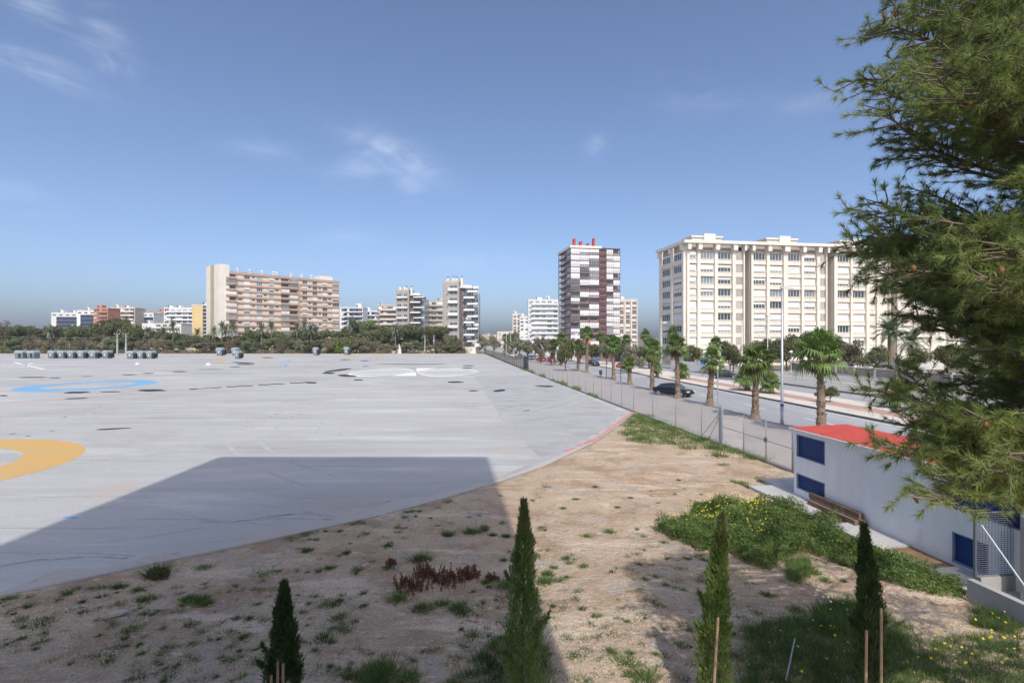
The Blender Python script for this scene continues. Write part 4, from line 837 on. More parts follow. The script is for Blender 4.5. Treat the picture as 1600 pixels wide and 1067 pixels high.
# ------------------------------------------------------------------ the big pine on the right
def pine():
    g = random.Random(21); root = thing('pine_tree', 'large long needled pine filling the right edge of the photo', 'tree', (8.1,6.4,0))
    O = Vector((8.1,6.4,0)); tr = MB(); tp = [Vector((0,0,-.3)), Vector((.1,.05,2)), Vector((-.05,.1,4.5)), Vector((.05,0,7)), Vector((0,-.1,9.5)), Vector((0,0,12.2))]
    tr.tube(tp, [.26,.22,.19,.155,.11,.04], 'bark', 12); tr.build('trunk', root, True); br = MB(); NP = []; ND = []; NL = []; cones = MB()
    def trunk_at(z):
        for a, b in zip(tp, tp[1:]):
            if a.z <= z <= b.z: return a.lerp(b, (z-a.z)/(b.z-a.z))
        return tp[-1]
    def tuft(p, d, n=34, L_=.095):
        for _ in range(n):
            NP.append(p-d*g.uniform(0,.07)); v = Vector((g.gauss(0,1), g.gauss(0,1), g.gauss(0,1))); v = v-d*v.dot(d); v = v.normalized()
            k = g.uniform(.25,1.15); ND.append(d*math.cos(k)+v*math.sin(k)); NL.append(L_*g.uniform(.7,1.15))
    def shoot(p, d, ln, lev, kk=1.0):
        n = max(2, int(ln/.09)); q = p.copy(); pts = [q.copy()]; dd = d.copy()
        jt = (.07,.16,.2)[lev]
        for i in range(n):
            dd = (dd+Vector((g.uniform(-jt,jt), g.uniform(-jt,jt), g.uniform(-jt*.85,jt*.9)))).normalized(); q = q+dd*ln/n; pts.append(q.copy())
            if lev == 0:
                if i >= n*.5: tuft(q, dd, 14)
                if i >= n*.2:
                    for sg in (-1, 1):
                        if g.random() < .74:
                            s = dd.cross(Vector((0,0,1))).normalized()*sg; shoot(q, (dd*g.uniform(.5,.9)+s*g.uniform(.5,.9)+Vector((0,0,g.uniform(-.25,.35)))).normalized(), kk*min(.62, ln*(1-.62*i/n)*g.uniform(.22,.42)), 1)
            elif lev == 1:
                if g.random() < .62:
                    s = Vector((g.gauss(0,1), g.gauss(0,1), g.gauss(0,.7))).normalized(); shoot(q, (dd+s*.9).normalized(), g.uniform(.1,.26), 2)
                if i >= n*.45: tuft(q, dd, 18)
            else: tuft(q, dd, 18)
        tuft(q, dd, 26)
        br.tube(pts, [(.03,.010,.0045)[lev]*(1-.75*i/len(pts)) for i in range(len(pts))], 'twig', 4 if lev else 6, cap=False)
        if lev == 1 and g.random() < .035: c = pts[-1]; cones.tube([c, c+Vector((0,0,-.03)), c+Vector((.01,0,-.075))], [.012,.024,.006], 'cone', 6)
    # boughs that reach towards the open side, their tips where the crown ends; then the rest of the whorls all round
    tips = [(1352,356,6.1),(1395,368,6.4),(1340,398,5.9),(1375,410,5.7),(1410,450,6.2),(1440,480,6.2),(1350,664,5.0),(1372,690,5.1),(1410,10,5.8),(1388,30,6.2),(1402,14,6.1),(1425,62,5.7),(1352,76,6.1),(1360,120,5.9),(1346,178,6.2),(1336,212,6.0),(1378,232,6.3),(1405,150,5.2),(1452,262,6.2),(1460,318,6.4),(1442,338,6.1),(1485,356,6.6),(1510,300,5.6),(1490,200,5.0),(1500,100,5.2),(1530,30,5.6),(1570,180,5.0),(1590,300,5.4),(1480,60,6.5),
            (1342,374,6.6),(1400,388,6.4),(1360,424,6.7),(1382,468,6.5),(1455,440,5.8),(1510,470,5.2),(1485,520,5.8),(1550,540,5.2),(1520,590,6.4),(1460,585,6.6),(1590,470,4.9),(1595,600,5.4),
            (1345,650,5.4),(1358,686,5.3),(1395,704,5.0),(1435,650,5.6),(1480,676,6.0),(1570,670,5.6),(1418,708,4.5),(1466,738,4.3),(1520,762,4.2),(1556,782,4.3),(1590,730,4.1),(1530,700,4.6),(1480,712,4.5),(1500,735,4.0),(1570,762,4.0),(1600,788,4.3),(1600,690,4.2),(1510,420,4.1),(1555,400,4.0),(1590,440,3.9),(1595,385,4.2),(1550,250,6.6),(1460,120,6.9)]
    gx = random.Random(9)
    for k in range(72):
        py = gx.uniform(-30,800); lim = 1440 if py < 250 else 1480 if py < 370 else 1440 if py < 470 else 1495 if py < 640 else 1420 if py < 720 else 1500
        tips.append((gx.uniform(lim, 1680), py, gx.uniform(4.6,7.2)))
    def bough(tip, z0, r=.045, kk=1.0):
        b0 = trunk_at(z0); dv = tip-b0; ln = dv.length; mid = b0+dv*.5+Vector((0,0,-.04*ln)); q = [b0, b0+dv*.25+Vector((0,0,-.02*ln)), mid]
        br.tube(q, [r, r*.8, r*.62], 'bark', 7, cap=False)
        d = (tip-mid).normalized(); shoot(mid, (d+Vector((0,0,.03))).normalized(), (tip-mid).length*(.98 if kk == 1 else .9), 0, kk)
        for _ in range(1 if tip.x < -2.0 else 2):
            t = g.uniform(.25,.5); p = b0+dv*t; s = dv.normalized().cross(Vector((0,0,1)))*g.choice([-1,1]); shoot(p, (dv.normalized()*.6+s*g.uniform(.4,.9)+Vector((0,0,g.uniform(-.2,.4)))).normalized(), ln*g.uniform(.16,.26)*kk, 0)
    for (px, py, d) in tips:
        t = AT(px, d, ZAT(py, d))-O; bough(t, max(2.6, min(11.6, t.z-g.uniform(-.1,.7))), kk=(.62 if py > 630 or d < 4.6 else 1.0))
    for i in range(30):
        z = 3.4+8.2*i/30; an = i*2.4+g.uniform(-.3,.3); R_ = (3.1-1.6*max(0,(z-7)/5))*g.uniform(.75,1.05); v = Vector((math.cos(an)*R_, math.sin(an)*R_, z+g.uniform(-.1,.7)))
        if v.x < -1.2 and abs(math.atan2(v.y, v.x)) > 1.9 and v.y < .9: continue
        if v.x < .2: continue
        bough(v, max(2.6, z-.3))
    br.build('boughs', root, True); struct(cones.build('cones', root, True), 'stuff')
    P = np.array(NP); D = unit(np.array(ND)); L_ = np.array(NL)[:,None]; n = len(P); rg = np.random.default_rng(1); S = unit(np.cross(D, rg.normal(size=(n,3))))*.003
    tip = P+D*L_+np.array([0,0,-.05])*L_; V = np.stack([P-S, P+S, tip], 1).reshape(-1,3); print('pine needles', n)
    link('needles', npmesh('needles', V, np.arange(3*n).reshape(-1,3), ['needle'], n=3), root)
pine()

# ------------------------------------------------------------------ young cypresses
def cypress(px, ytip, d, base_h, label, mk='cypress', wid=.30, seed=1, lean=(0,0), stakes=(), splay=0):
    tip = AT(px, d, ZAT(ytip, d)); gx, gy = tip.x-lean[0], tip.y-lean[1]; z0 = gz(gx, gy); h = tip.z-z0
    root = thing('cypress', label, 'cypress', (gx,gy,z0), 0, 'young cypresses in the front row'); g = np.random.default_rng(seed); n = 15000
    t = g.random(n)**.85; z = .12+t*(h-.12); prof = wid*np.interp(t, [0,.1,.35,.53,.745,.865,.95,1], [.8,1.0,1.0,.72,.55,.32,.13,.02])
    an = g.random(n)*2*PI; lump = 1+.22*np.sin(an*3+z*5)+.16*np.sin(an*5-z*9+2)+.14*np.sin(an*2+z*23); rr = prof*lump*(.35+.65*g.random(n)**.5)
    cx = lean[0]*t**1.5; cy = lean[1]*t**1.5; P = np.stack([rr*np.cos(an)+cx, rr*np.sin(an)+cy, z], 1)
    D = unit(np.stack([np.cos(an)*.38, np.sin(an)*.38, np.ones(n)], 1)+g.normal(size=(n,3))*.25); S = unit(np.cross(D, g.normal(size=(n,3))))
    L_ = (.045+.085*g.random(n)**2)[:,None]; wd = .0075
    V = np.stack([P, P+D*L_*.5+S*wd, P+D*L_, P+D*L_*.5-S*wd], 1)
    if splay:                                    # loose side shoots
        k = 0; Vs = []
        for a in range(splay):
            aa = g.random()*2*PI; zz = h*(.08+.5*g.random()); b = np.array([math.cos(aa)*wid*.7+lean[0]*.2, math.sin(aa)*wid*.7, zz]); dv = unit(np.array([math.cos(aa)*.6, math.sin(aa)*.6, .8])); m = 260; s = g.random(m); pp = b+dv*s[:,None]*g.uniform(.22,.42)+g.normal(size=(m,3))*(.035*(1-s[:,None])+.006)
            Dd = unit(dv+g.normal(size=(m,3))*.4); Ss = unit(np.cross(Dd, g.normal(size=(m,3)))); ll = (.04+.04*g.random(m))[:,None]; Vs.append(np.stack([pp, pp+Dd*ll*.5+Ss*wd, pp+Dd*ll, pp+Dd*ll*.5-Ss*wd], 1))
        V = np.concatenate([V]+Vs)
    mi = (g.random(len(V)) < .10).astype(int) if mk != 'cypress_shaded' else np.zeros(len(V), int)
    if mk != 'cypress_shaded': mi = np.where((g.random(len(V)) < .5) & (V[:,0,2] > h*.86), 1, mi)
    link('foliage', npmesh('foliage', V.reshape(-1,3), np.arange(len(V)*4).reshape(-1,4), [mk,'cypress_dry'], mi, n=4), root)
    t_ = MB(); t_.tube([(0,0,-.1),(lean[0]*.3,lean[1]*.3,h*.5),(lean[0],lean[1],h*.96)], [.03,.02,.004], 'bark', 6); t_.build('trunk', root)
    for (sx, sy0, dd, tw) in stakes:
        top = AT(sx, dd, ZAT(sy0, dd)); b = Vector((top.x+tw, top.y, gz(top.x, top.y)-.1)); s = MB(); s.tube([b, top], [.022,.02], 'stake', 7)
        tag(s.build('wooden_stake'), {434:'left hand wooden stake before the left cypress',424:'short wooden stake at the left cypress',442:'right hand wooden stake before the left cypress',1122:'wooden stake leaning on the bright green cypress',1377:'tallest wooden stake at the dark right cypress',1354:'lower wooden stake left of the dark right cypress'}.get(sx, 'wooden stake'), 'stake', 'wooden stakes by the cypresses')
cypress(444, 913, 8.0, 0, 'small dark cypress with loose side shoots at the bottom left', 'cypress_shaded', .24, 1, (.0,0), ((434,1028,7.75,0),(442,1036,7.75,.01),(424,1055,7.75,0)), splay=9)
cypress(819, 785, 8.5, 0, 'tallest dense green cypress at the bottom centre', 'cypress', .27, 2, (.02,0), (), splay=6)
cypress(1129, 805, 8.39, 0, 'sunlit bright green cypress leaning left at its foot, with a yellowish tip', 'cypress_sunlit', .225, 3, (.16,0), ((1122,965,8.0,-.12),), splay=5)
cypress(1350, 823, 8.6, 0, 'narrow very dark cypress at the bottom right under the pine\'s shade', 'cypress_shaded', .22, 4, (-.14,0), ((1377,950,8.2,.0),(1354,985,8.25,-.02)), splay=2)
s = MB(); t0 = G(1242,997,.35); s.tube([G(1228,1062,.05), t0], [.014,.012], 'galv', 6); tag(s.build('thin_pole'), 'thin pale rod leaning in the grass between the two right cypresses', 'rod')

# ------------------------------------------------------------------ weeds and grass
def clump(mbv, x, y, r, h, n, g, wd=.006, lean=.5):
    P = np.stack([x+g.normal(size=n)*r*.5, y+g.normal(size=n)*r*.5], 1); z = relief(P[:,0], P[:,1]); B = np.stack([P[:,0], P[:,1], z-.01], 1)
    hh = h*(.4+.7*g.random(n)); D = np.stack([(P[:,0]-x)/max(r,.01)*lean+g.normal(size=n)*.3, (P[:,1]-y)/max(r,.01)*lean+g.normal(size=n)*.3, np.ones(n)], 1)
    S = g.normal(size=(n,3)); S[:,2] = 0; S = unit(S)*wd; T = B+D*hh[:,None]
    mbv.append(np.stack([B-S, B+S, T], 1))
def field(name, pts, mk, label=None, kind='stuff'):
    V = np.concatenate(pts).reshape(-1,3); o = link(name, npmesh(name, V, np.arange(len(V)).reshape(-1,3), [mk], n=3)); 
    return struct(o, kind)
g = np.random.default_rng(12)
def inpoly(px, py, poly):
    c = False; n = len(poly)
    for i in range(n):
        x1, y1 = poly[i]; x2, y2 = poly[(i+1) % n]
        if (y1 > py) != (y2 > py) and px < (x2-x1)*(py-y1)/(y2-y1)+x1: c = not c
    return c
def wpoly(pts): return [tuple(G(x,y)[:2]) for x, y in pts]
def sample(poly, n):
    x0, x1 = min(p[0] for p in poly), max(p[0] for p in poly); y0, y1 = min(p[1] for p in poly), max(p[1] for p in poly); out = []
    while len(out) < n:
        x = g.uniform(x0,x1); y = g.uniform(y0,y1)
        if inpoly(x, y, poly): out.append((x, y))
    return out
# the thick leafy patch left of the shed
patch = wpoly([(1022,824),(1050,812),(1085,804),(1082,790),(1110,784),(1150,788),(1185,790),(1225,800),(1290,828),(1350,850),(1410,874),(1460,894),(1500,914),(1508,932),(1440,928),(1380,908),(1330,888),(1290,872),(1262,860),(1230,868),(1205,888),(1170,880),(1140,862),(1090,856),(1050,840)])
def leafpatch(name, poly, n, hmax, size, mk, seed, lo=.1):
    gg = np.random.default_rng(seed); P = np.array(sample(poly, n)); hv = hmax*(.15+1.7*(vnoise(P[:,0],P[:,1],.42,9)+.5)**1.5)*(.45+1.0*(vnoise(P[:,0],P[:,1],1.5,10)+.5)); keep = (hv > hmax*.28) | (gg.random(len(P)) < .25); P = P[keep]; hv = hv[keep]; z = relief(P[:,0],P[:,1])+lo+(hv-lo)*gg.random(len(P))**.6
    C = np.stack([P[:,0],P[:,1],z], 1)+gg.normal(size=(len(P),3))*.02; nrm = unit(gg.normal(size=(len(P),3))+np.array([0,0,.7])); t = unit(np.cross(nrm, gg.normal(size=(len(P),3)))); b = np.cross(nrm, t); s = size*(.5+gg.random(len(P)))[:,None]
    V = np.stack([C-t*s, C+b*s*.28, C+t*s, C-b*s*.28], 1); return struct(link(name, npmesh(name, V.reshape(-1,3), np.arange(len(P)*4).reshape(-1,4), [mk], n=4)), 'stuff')
leafpatch('wild_greenery', patch, 74000, .42, .040, 'grass', 1, .02)
bl = []
for (x, y) in sample(patch, 900):
    hh9 = .2+.4*(float(vnoise(np.array([x]),np.array([y]),.42,9)[0])+.5); clump(bl, x, y, .16, hh9, 14, g, .005)
field('tall_grass', bl, 'grass')
bl2 = []
leafpatch('broadleaf_weeds', wpoly([(1086,792),(1110,783),(1140,785),(1152,794),(1130,803),(1092,803)]), 7000, .3, .03, 'leaf_bright', 2, .02)
leafpatch('broadleaf_weeds', wpoly([(1170,790),(1225,802),(1290,828),(1350,850),(1330,862),(1250,842),(1190,818)]), 13000, .36, .032, 'leaf_bright', 5, .05)
fl = []
def flowers(poly, n, z0, z1, size, name, mk):
    P = np.array(sample(poly, n)); gg = np.random.default_rng(n); out = []; st = []
    for (x, y) in P:
        z = gz(x, y)+gg.uniform(z0, z1); q = unit(gg.normal(size=3)*.4+np.array([0,-.3,1])); t = unit(np.cross(q, [0,1,.1])); b = np.cross(q, t); r = size*gg.uniform(.7,1.2); c = np.array([x,y,z]); m = 7
        for i in range(m):
            a0, a1 = 2*PI*i/m, 2*PI*(i+.75)/m; out.append([c, c+(t*math.cos(a0)+b*math.sin(a0))*r, c+(t*math.cos(a1)+b*math.sin(a1))*r])
        out.append([[x-.003,y,z-.3],[x+.003,y,z-.3],c-[0,0,.003]])
    V = np.array(out).reshape(-1,3); mi = np.array(([0]*7+[1])*n); struct(link(name, npmesh(name, V, np.arange(len(V)).reshape(-1,3), [mk,'grass'], mi, n=3)), 'stuff')
flowers(wpoly([(1030,826),(1060,806),(1085,796),(1150,786),(1190,786),(1178,812),(1130,828),(1080,832)]), 190, .32, .5, .026, 'yellow_flowers', 'petal')
flowers(wpoly([(1130,800),(1190,790),(1215,800),(1200,860),(1160,866),(1140,840)]), 60, .34, .5, .027, 'yellow_flowers', 'petal')
flowers(wpoly([(1160,775),(1200,790),(1300,830),(1420,890),(1300,850),(1180,800)]), 26, .34, .5, .025, 'yellow_flowers', 'petal')
flowers(wpoly([(1180,960),(1350,930),(1360,1066),(1160,1066)]), 40, .15, .34, .022, 'yellow_flowers', 'petal'); flowers(wpoly([(1470,980),(1600,960),(1600,1066),(1420,1066)]), 42, .12, .3, .024, 'yellow_flowers', 'petal')
flowers(wpoly([(1270,940),(1320,945),(1320,960),(1275,952)]), 14, .2, .36, .03, 'white_flowers', 'petal_white')
# grass by the fence corner
gp = wpoly([(990,648),(1010,645),(1060,662),(1110,684),(1150,700),(1180,706),(1130,706),(1080,694),(1030,694),(985,690),(968,680),(975,664)])
bl = []
for (x, y) in sample(gp, 620):
    clump(bl, x, y, .32, .24, 22, g, .012)
for px, py in ((1095,688),(1012,650),(1075,700),(1045,672),(1120,700),(1150,706),(1170,712),(1190,716),(1125,712)): 
    p = G(px, py); clump(bl, p.x, p.y, .5, .4, 160, g, .012)
field('corner_grass', bl, 'grass')
bl = []
for k in range(40):                          # tufts under the fence foot
    d = 46+k*1.7+g.uniform(-.6,.6); 
    if g.random() < .5: continue
    n = 60; x = fence_x(d)-.35; P = np.stack([x+g.normal(size=n)*.18, d+g.normal(size=n)*.4, np.zeros(n)], 1); hh = g.uniform(.2,.7); T = P+np.stack([g.normal(size=n)*.12, g.normal(size=n)*.12, hh*(.4+.7*g.random(n))], 1); S = np.array([.02,0,0]); bl.append(np.stack([P-S,P+S,T],1))
field('fence_foot_weeds', bl, 'grass_dark')
# foreground grass, bottom right, and scattered tufts
bl = []; dk = []; sw = []
for poly, n, h, r in ((wpoly([(1165,985),(1240,960),(1300,950),(1370,985),(1430,1000),(1440,1080),(1150,1080)]), 420, .22, .12), (wpoly([(1430,1000),(1600,985),(1620,1080),(1430,1080)]), 200, .16, .1), (wpoly([(1270,945),(1340,940),(1350,1000),(1280,990)]), 150, .26, .1),
                      (wpoly([(1370,950),(1430,985),(1380,1040),(1330,1040)]), 90, .18, .1), (wpoly([(1520,945),(1590,965),(1590,990),(1520,975)]), 90, .18, .09), (wpoly([(740,1020),(800,990),(850,1000),(870,1080),(690,1080)]), 150, .15, .1), (wpoly([(1225,875),(1262,872),(1265,900),(1235,905)]), 70, .22, .09), (wpoly([(560,1045),(600,1030),(610,1080),(560,1080)]), 40, .15, .08)):
    for (x, y) in sample(poly, int(n*1.6)): clump(dk if g.random() < .45 else bl, x, y, r, h*g.uniform(.6,1.35), 24, g, .005, .8)
    for (x, y) in sample(poly, n//5): clump(sw, x, y, r, h*1.3, 7, g, .0025, .6)
spots = [(245,895,.19,.22),(228,935,.2,.07),(185,915,.09,.08),(215,920,.1,.06),(318,885,.2,.05),(312,937,.14,.10),(322,941,.12,.09),(293,935,.12,.08),(67,970,.22,.05),(205,982,.2,.05),(13,934,.14,.05),(415,892,.28,.05),(480,858,.1,.09),(542,862,.07,.07),(606,853,.09,.07),(607,885,.12,.06),(515,885,.1,.06),(522,940,.2,.05),(558,888,.12,.05),
         (658,872,.2,.15),(700,833,.13,.12),(738,830,.2,.14),(757,826,.1,.1),(790,835,.1,.08),(770,835,.08,.07),(623,933,.16,.12),(660,945,.2,.10),(690,940,.15,.07),(715,950,.17,.08),(725,955,.16,.06),(760,905,.1,.07),(787,872,.08,.06),(790,912,.2,.10),(740,985,.2,.05),(780,1000,.2,.08),(600,1045,.2,.12),(640,1060,.16,.1),(545,1055,.12,.08),
         (917,832,.14,.06),(952,828,.12,.08),(850,905,.16,.12),(855,893,.1,.1),(873,903,.12,.05),(885,869,.1,.06),(910,883,.08,.04),(865,882,.08,.05),(978,1035,.2,.07),(1010,1060,.18,.1),(1065,1008,.12,.04),(985,1053,.08,.05),(1258,888,.2,.12),(1244,950,.14,.06),(1198,925,.12,.06),(1290,905,.12,.06),(1100,938,.1,.04),(1340,962,.1,.05),
         (1155,752,.3,.10),(1170,758,.2,.08),(1195,748,.3,.08),(1225,752,.3,.12),(1130,726,.25,.05),(560,815,.3,.05),(480,830,.3,.04),(640,800,.2,.05),(700,782,.2,.04),(600,1062,.2,.1),(455,840,.25,.04),(900,778,.1,.05),(930,760,.1,.05),(1060,748,.08,.05),(985,775,.06,.05),(880,790,.08,.05),(965,790,.07,.05),(1300,990,.15,.1),(530,965,.17,.06),(505,998,.14,.05),(540,985,.16,.05)]
bush_lab = 0
for (px, py, r, h) in spots:
    p = G(px, py); n = int(90+1300*r); clump(bl if rnd.random() < .6 else dk, p.x, p.y, r*1.15, h*1.35, n, g, .009, 1.1)
for k in range(1500):
    px = g.uniform(0,1500); py = g.uniform(760,1066); p = G(px, py)
    if p.y > edge_d(p.x)-.1 or p.x > 9.8: continue
    if vnoise(np.array([p.x]), np.array([p.y]), 2.3, 30)[0] < -.12: continue
    clump(bl if g.random() < .35 else dk, p.x, p.y, g.uniform(.03,.15), g.uniform(.03,.10), int(g.uniform(14,110)), g, .007, 1.2)
    if g.random() < .3: clump(sw, p.x, p.y, .12, .08, 14, g, .003, 1.2)
field('grass', bl, 'grass'); field('dark_grass', dk, 'grass_dark'); field('dry_grass', sw, 'straw')
# round green plant alone by the lot's edge
V, Fa = leaf_cloud([(0,0,.15),(.12,.02,.13),(-.1,.05,.12)], [(.2,.18,.15)]*3, 900, .03, 4); V[:,2] = np.maximum(V[:,2],.0); p = G(245,900)
tag(link('weed_bush', npmesh('weed_bush', V, Fa, ['leaf_green'], n=4), None, (p.x,p.y,gz(p.x,p.y))), 'small round green weed bush alone near the left edge of the lot', 'plant')
# reddish dock plants
for i, (px, py, r, lab) in enumerate([(700,905,.46,'largest clump of reddish brown dock stalks in the shade'),(732,898,.28,'reddish dock stalks at the right of the largest clump'),(640,918,.4,'low reddish dock clump with green leaves at its foot, left of the largest'),(665,900,.3,'thin reddish dock stalks between two larger clumps'),(769,902,.14,'small rusty weed beside the tallest cypress'),(612,880,.12,'tiny red green dock plant furthest left')]):
    p = G(px, py); z0 = gz(p.x, p.y); mbx = MB(); gg = random.Random(i)
    for _ in range(int(170*r)+8):
        x, y = gg.gauss(0,r*.5), gg.gauss(0,r*.4); h_ = gg.uniform(.08,.36)*(1 if r > .15 else .5); t = Vector((x+gg.uniform(-.05,.05), y, h_)); mbx.tube([(x,y,0), t], [.004,.003], 'dock', 4, False)
        for q in range(26):
            f = gg.uniform(.35,1); c = Vector((x,y,0)).lerp(t, f); v = Vector((gg.gauss(0,1),gg.gauss(0,1),gg.gauss(0,1))).normalized()*.030; w_ = Vector((gg.gauss(0,1),gg.gauss(0,1),gg.gauss(0,1))).normalized()*.016; mbx.poly([c, c+v+w_, c+v*1.3, c+v-w_], 'dock')
    tag(mbx.build('dock_plant', None), lab, 'weed', 'reddish dock plants').location = (p.x, p.y, z0)
# stones
gg = np.random.default_rng(8); ns = 12000; px = gg.uniform(-60,1660,ns*3); py = 700+370*gg.random(ns*3)**.8; d = F*H/(py-HY); x = (px-800)/F*d; ed = np.interp(x, [e[0] for e in EDGE], [e[1] for e in EDGE])
ok = (d < ed-.15) & (x < 10.2) & (vnoise(x, d, 1.6, 44) > -.3); x = x[ok][:ns]; d = d[ok][:ns]; z = relief(x, d); r = .008+.034*gg.random(len(x))**5
oc = np.array([(1,0,0),(0,1,0),(-1,0,0),(0,-1,0),(0,0,.7),(0,0,-.5)]); of = np.array([(0,1,4),(1,2,4),(2,3,4),(3,0,4),(1,0,5),(2,1,5),(3,2,5),(0,3,5)])
V = np.stack([x,d,z],1)[:,None,:]+oc[None]*r[:,None,None]*(.6+.8*gg.random((len(x),6,3))); Fa = (np.arange(len(x))*6)[:,None,None]+of[None]
struct(link('gravel', npmesh('gravel', V.reshape(-1,3), Fa.reshape(-1,3), ['stone'], n=3)), 'stuff')
sb = MB(); p = G(185,958); sb.hexa([(p.x-.16,p.y-.07,gz(p.x,p.y)-.02),(p.x+.13,p.y-.05,0),(p.x+.17,p.y+.09,0),(p.x-.1,p.y+.07,0),(p.x-.15,p.y-.06,.03),(p.x+.12,p.y-.05,.045),(p.x+.16,p.y+.08,.05),(p.x-.1,p.y+.06,.04)], 'stone'); tag(sb.build('flat_stone'), 'flat pale stone lying on the shaded earth at the lower left', 'stone')
# ------------------------------------------------------------------ fence, gate
def fence_pt(d, off=0): return Vector((fence_x(d)+off, d, -.02))
def fence_run(name, label, dlist, hgt, mesh_mat, post_mat, pr=.03, rail=True, braces=(), foot=None):
    o = fence_pt(dlist[0]); b = thing(name, label, 'fence', o)
    for i, d in enumerate(dlist):
        p = fence_pt(d)-o; m = MB(); m.tube([p-Vector((0,0,.2)), p+Vector((0,0,hgt))], pr, post_mat, 8); m.build('post', b, True)
    m = MB(); me_v = []; uv = []; acc = 0
    if rail:
        for a, c in zip(dlist, dlist[1:]): m.tube([fence_pt(a)-o+Vector((0,0,hgt-.04)), fence_pt(c)-o+Vector((0,0,hgt-.04))], .016 if mesh_mat == 'chain_link' else .03, post_mat, 6)
        m.build('top_rail', b)
    me = bpy.data.meshes.new('wire_mesh'); V = []; Fc = []; U = []
    for a, c in zip(dlist, dlist[1:]):
        p, q = fence_pt(a)-o, fence_pt(c)-o; n = len(V); l = (q-p).length; off = Vector((-.035,0,0)); V += [p+off, q+off, q+off+Vector((0,0,hgt-.06)), p+off+Vector((0,0,hgt-.06))]; Fc.append((n,n+1,n+2,n+3)); U += [(acc,0),(acc+l,0),(acc+l,hgt),(acc,hgt)]; acc += l
    me.from_pydata([tuple(v) for v in V], [], Fc); ul = me.uv_layers.new(); 
    for i, u_ in enumerate(U): ul.data[i].uv = u_
    me.materials.append(M[mesh_mat]); link('wire_mesh', me, b)
    for (d, dd) in braces: m = MB(); m.tube([fence_pt(d)-o+Vector((0,0,hgt-.15)), fence_pt(d+dd)-o+Vector((-.25,0,-.1))], .02, post_mat, 6); m.build('brace', b)
    if foot: m = MB(); p, q = fence_pt(dlist[0])-o, fence_pt(dlist[-1])-o; m.hexa([p+Vector((-.12,0,-.3)),p+Vector((.1,0,-.3)),q+Vector((.1,0,-.3)),q+Vector((-.12,0,-.3)),p+Vector((-.12,0,.03)),p+Vector((.1,0,.03)),q+Vector((.1,0,.03)),q+Vector((-.12,0,.03))], 'concrete'); m.build('footing', b)
    return b
def dof(px):                                 # distance at which the fence line crosses a pixel column
    r = (px-800)/F; k = fdir.x/fdir.y; return (FB.x-FB.y*k)/(r-k)
d0, d1 = dof(1128), dof(1011)
fence_run('chain_link_fence', 'chain link fence on thin grey posts between the dark panel and the gate', [dof(x) for x in (1128,1096,1056,1020,990)]+[dof(990)+3.1*i for i in range(1, 20)]+[dof(826)], 2.1, 'chain_link', 'galv', .028, True, ((dof(1128),2.2),(dof(1128),1.2),(dof(1020),-2.6)), True)
fence_run('gate', 'chain link double gate between the thick post and the white shed', [dof(1162),dof(1197),dof(1238)], 1.98, 'chain_link', 'galv', .035)
gb = MB(); a, c = fence_pt(dof(1126)), fence_pt(dof(1240))
for h in (.06, 1.0): gb.tube([a+Vector((0,0,h)), c+Vector((0,0,h))], .018, 'galv', 6)
gb.tube([a+Vector((0,0,1.93)), fence_pt(dof(1162))+Vector((0,0,1.93))], .018, 'galv', 6); gt = gb.build('gate_rails'); 
gate = [o for o in bpy.data.objects if o.name.startswith('gate') and 'category' in o][0]; gt.parent = gate; gt.location = -gate.location
lk = MB(); p = fence_pt(dof(1197)); lk.box(p.x-.09,p.x+.03,p.y-.06,p.y+.06,.92,1.12,'galv_dark'); o = lk.build('lock'); o.parent = gate; o.location = -gate.location
gp_ = MB(); p = fence_pt(dof(1128.5)); gp_.box(p.x-.05,p.x+.05,p.y-.05,p.y+.05,-.3,2.2,'galv'); p2 = fence_pt(dof(1126)); gp_.box(p2.x-.05,p2.x+.05,p2.y+.05,p2.y+.15,-.3,2.15,'galv'); tag(gp_.build('gate_post'), 'thick double galvanised gate post between the fence and the gate', 'post')
fence_run('chain_link_fence', 'last stretch of chain link running on behind the white shed', [dof(1240),20.,16.,12.], 1.98, 'chain_link', 'galv', .028)
# dark fence along the far part
k_far = [dof(826)+.1]; P0 = fence_pt(k_far[0]); P1 = Vector((-11.9,229,0)); b = thing('dark_mesh_fence', 'dark mesh fence on posts along the far right side of the lot', 'fence', P0)
nseg = 34; me = bpy.data.meshes.new('wire_mesh'); V = []; Fc = []; U = []
for i in range(nseg+1):
    p = P0.lerp(P1, i/nseg)-P0; m = MB(); m.tube([p-Vector((0,0,.2)), p+Vector((0,0,2.3))], .05, 'galv_dark', 6); m.build('post', b)
    if i < nseg:
        q = P0.lerp(P1, (i+1)/nseg)-P0; n = len(V); V += [p, q, q+Vector((0,0,2.2)), p+Vector((0,0,2.2))]; Fc.append((n,n+1,n+2,n+3)); l = (q-p).length; U += [(i*l,0),(i*l+l,0),(i*l+l,2.2),(i*l,2.2)]
me.from_pydata([tuple(v) for v in V], [], Fc); ul = me.uv_layers.new()
for i, u_ in enumerate(U): ul.data[i].uv = u_
me.materials.append(M['dark_mesh']); link('wire_mesh', me, b)
b = thing('dark_gate', 'solid looking dark barred gate leaf standing open on the lot\'s right edge', 'gate', AT(818.5,110,0)); m = MB(); q = fence_pt(dof(826))-b.location+Vector((0,0,.02))
for i in range(25): p = q*(i/24); m.tube([p+Vector((0,0,.1)), p+Vector((0,0,2.75))], .03, 'galv_dark', 5)
m.build('bars', b); m = MB()
for z in (.1,1.4,2.75): m.tube([Vector((0,0,z)), q+Vector((0,0,z))], .045, 'galv_dark', 6)
m.build('frame', b)

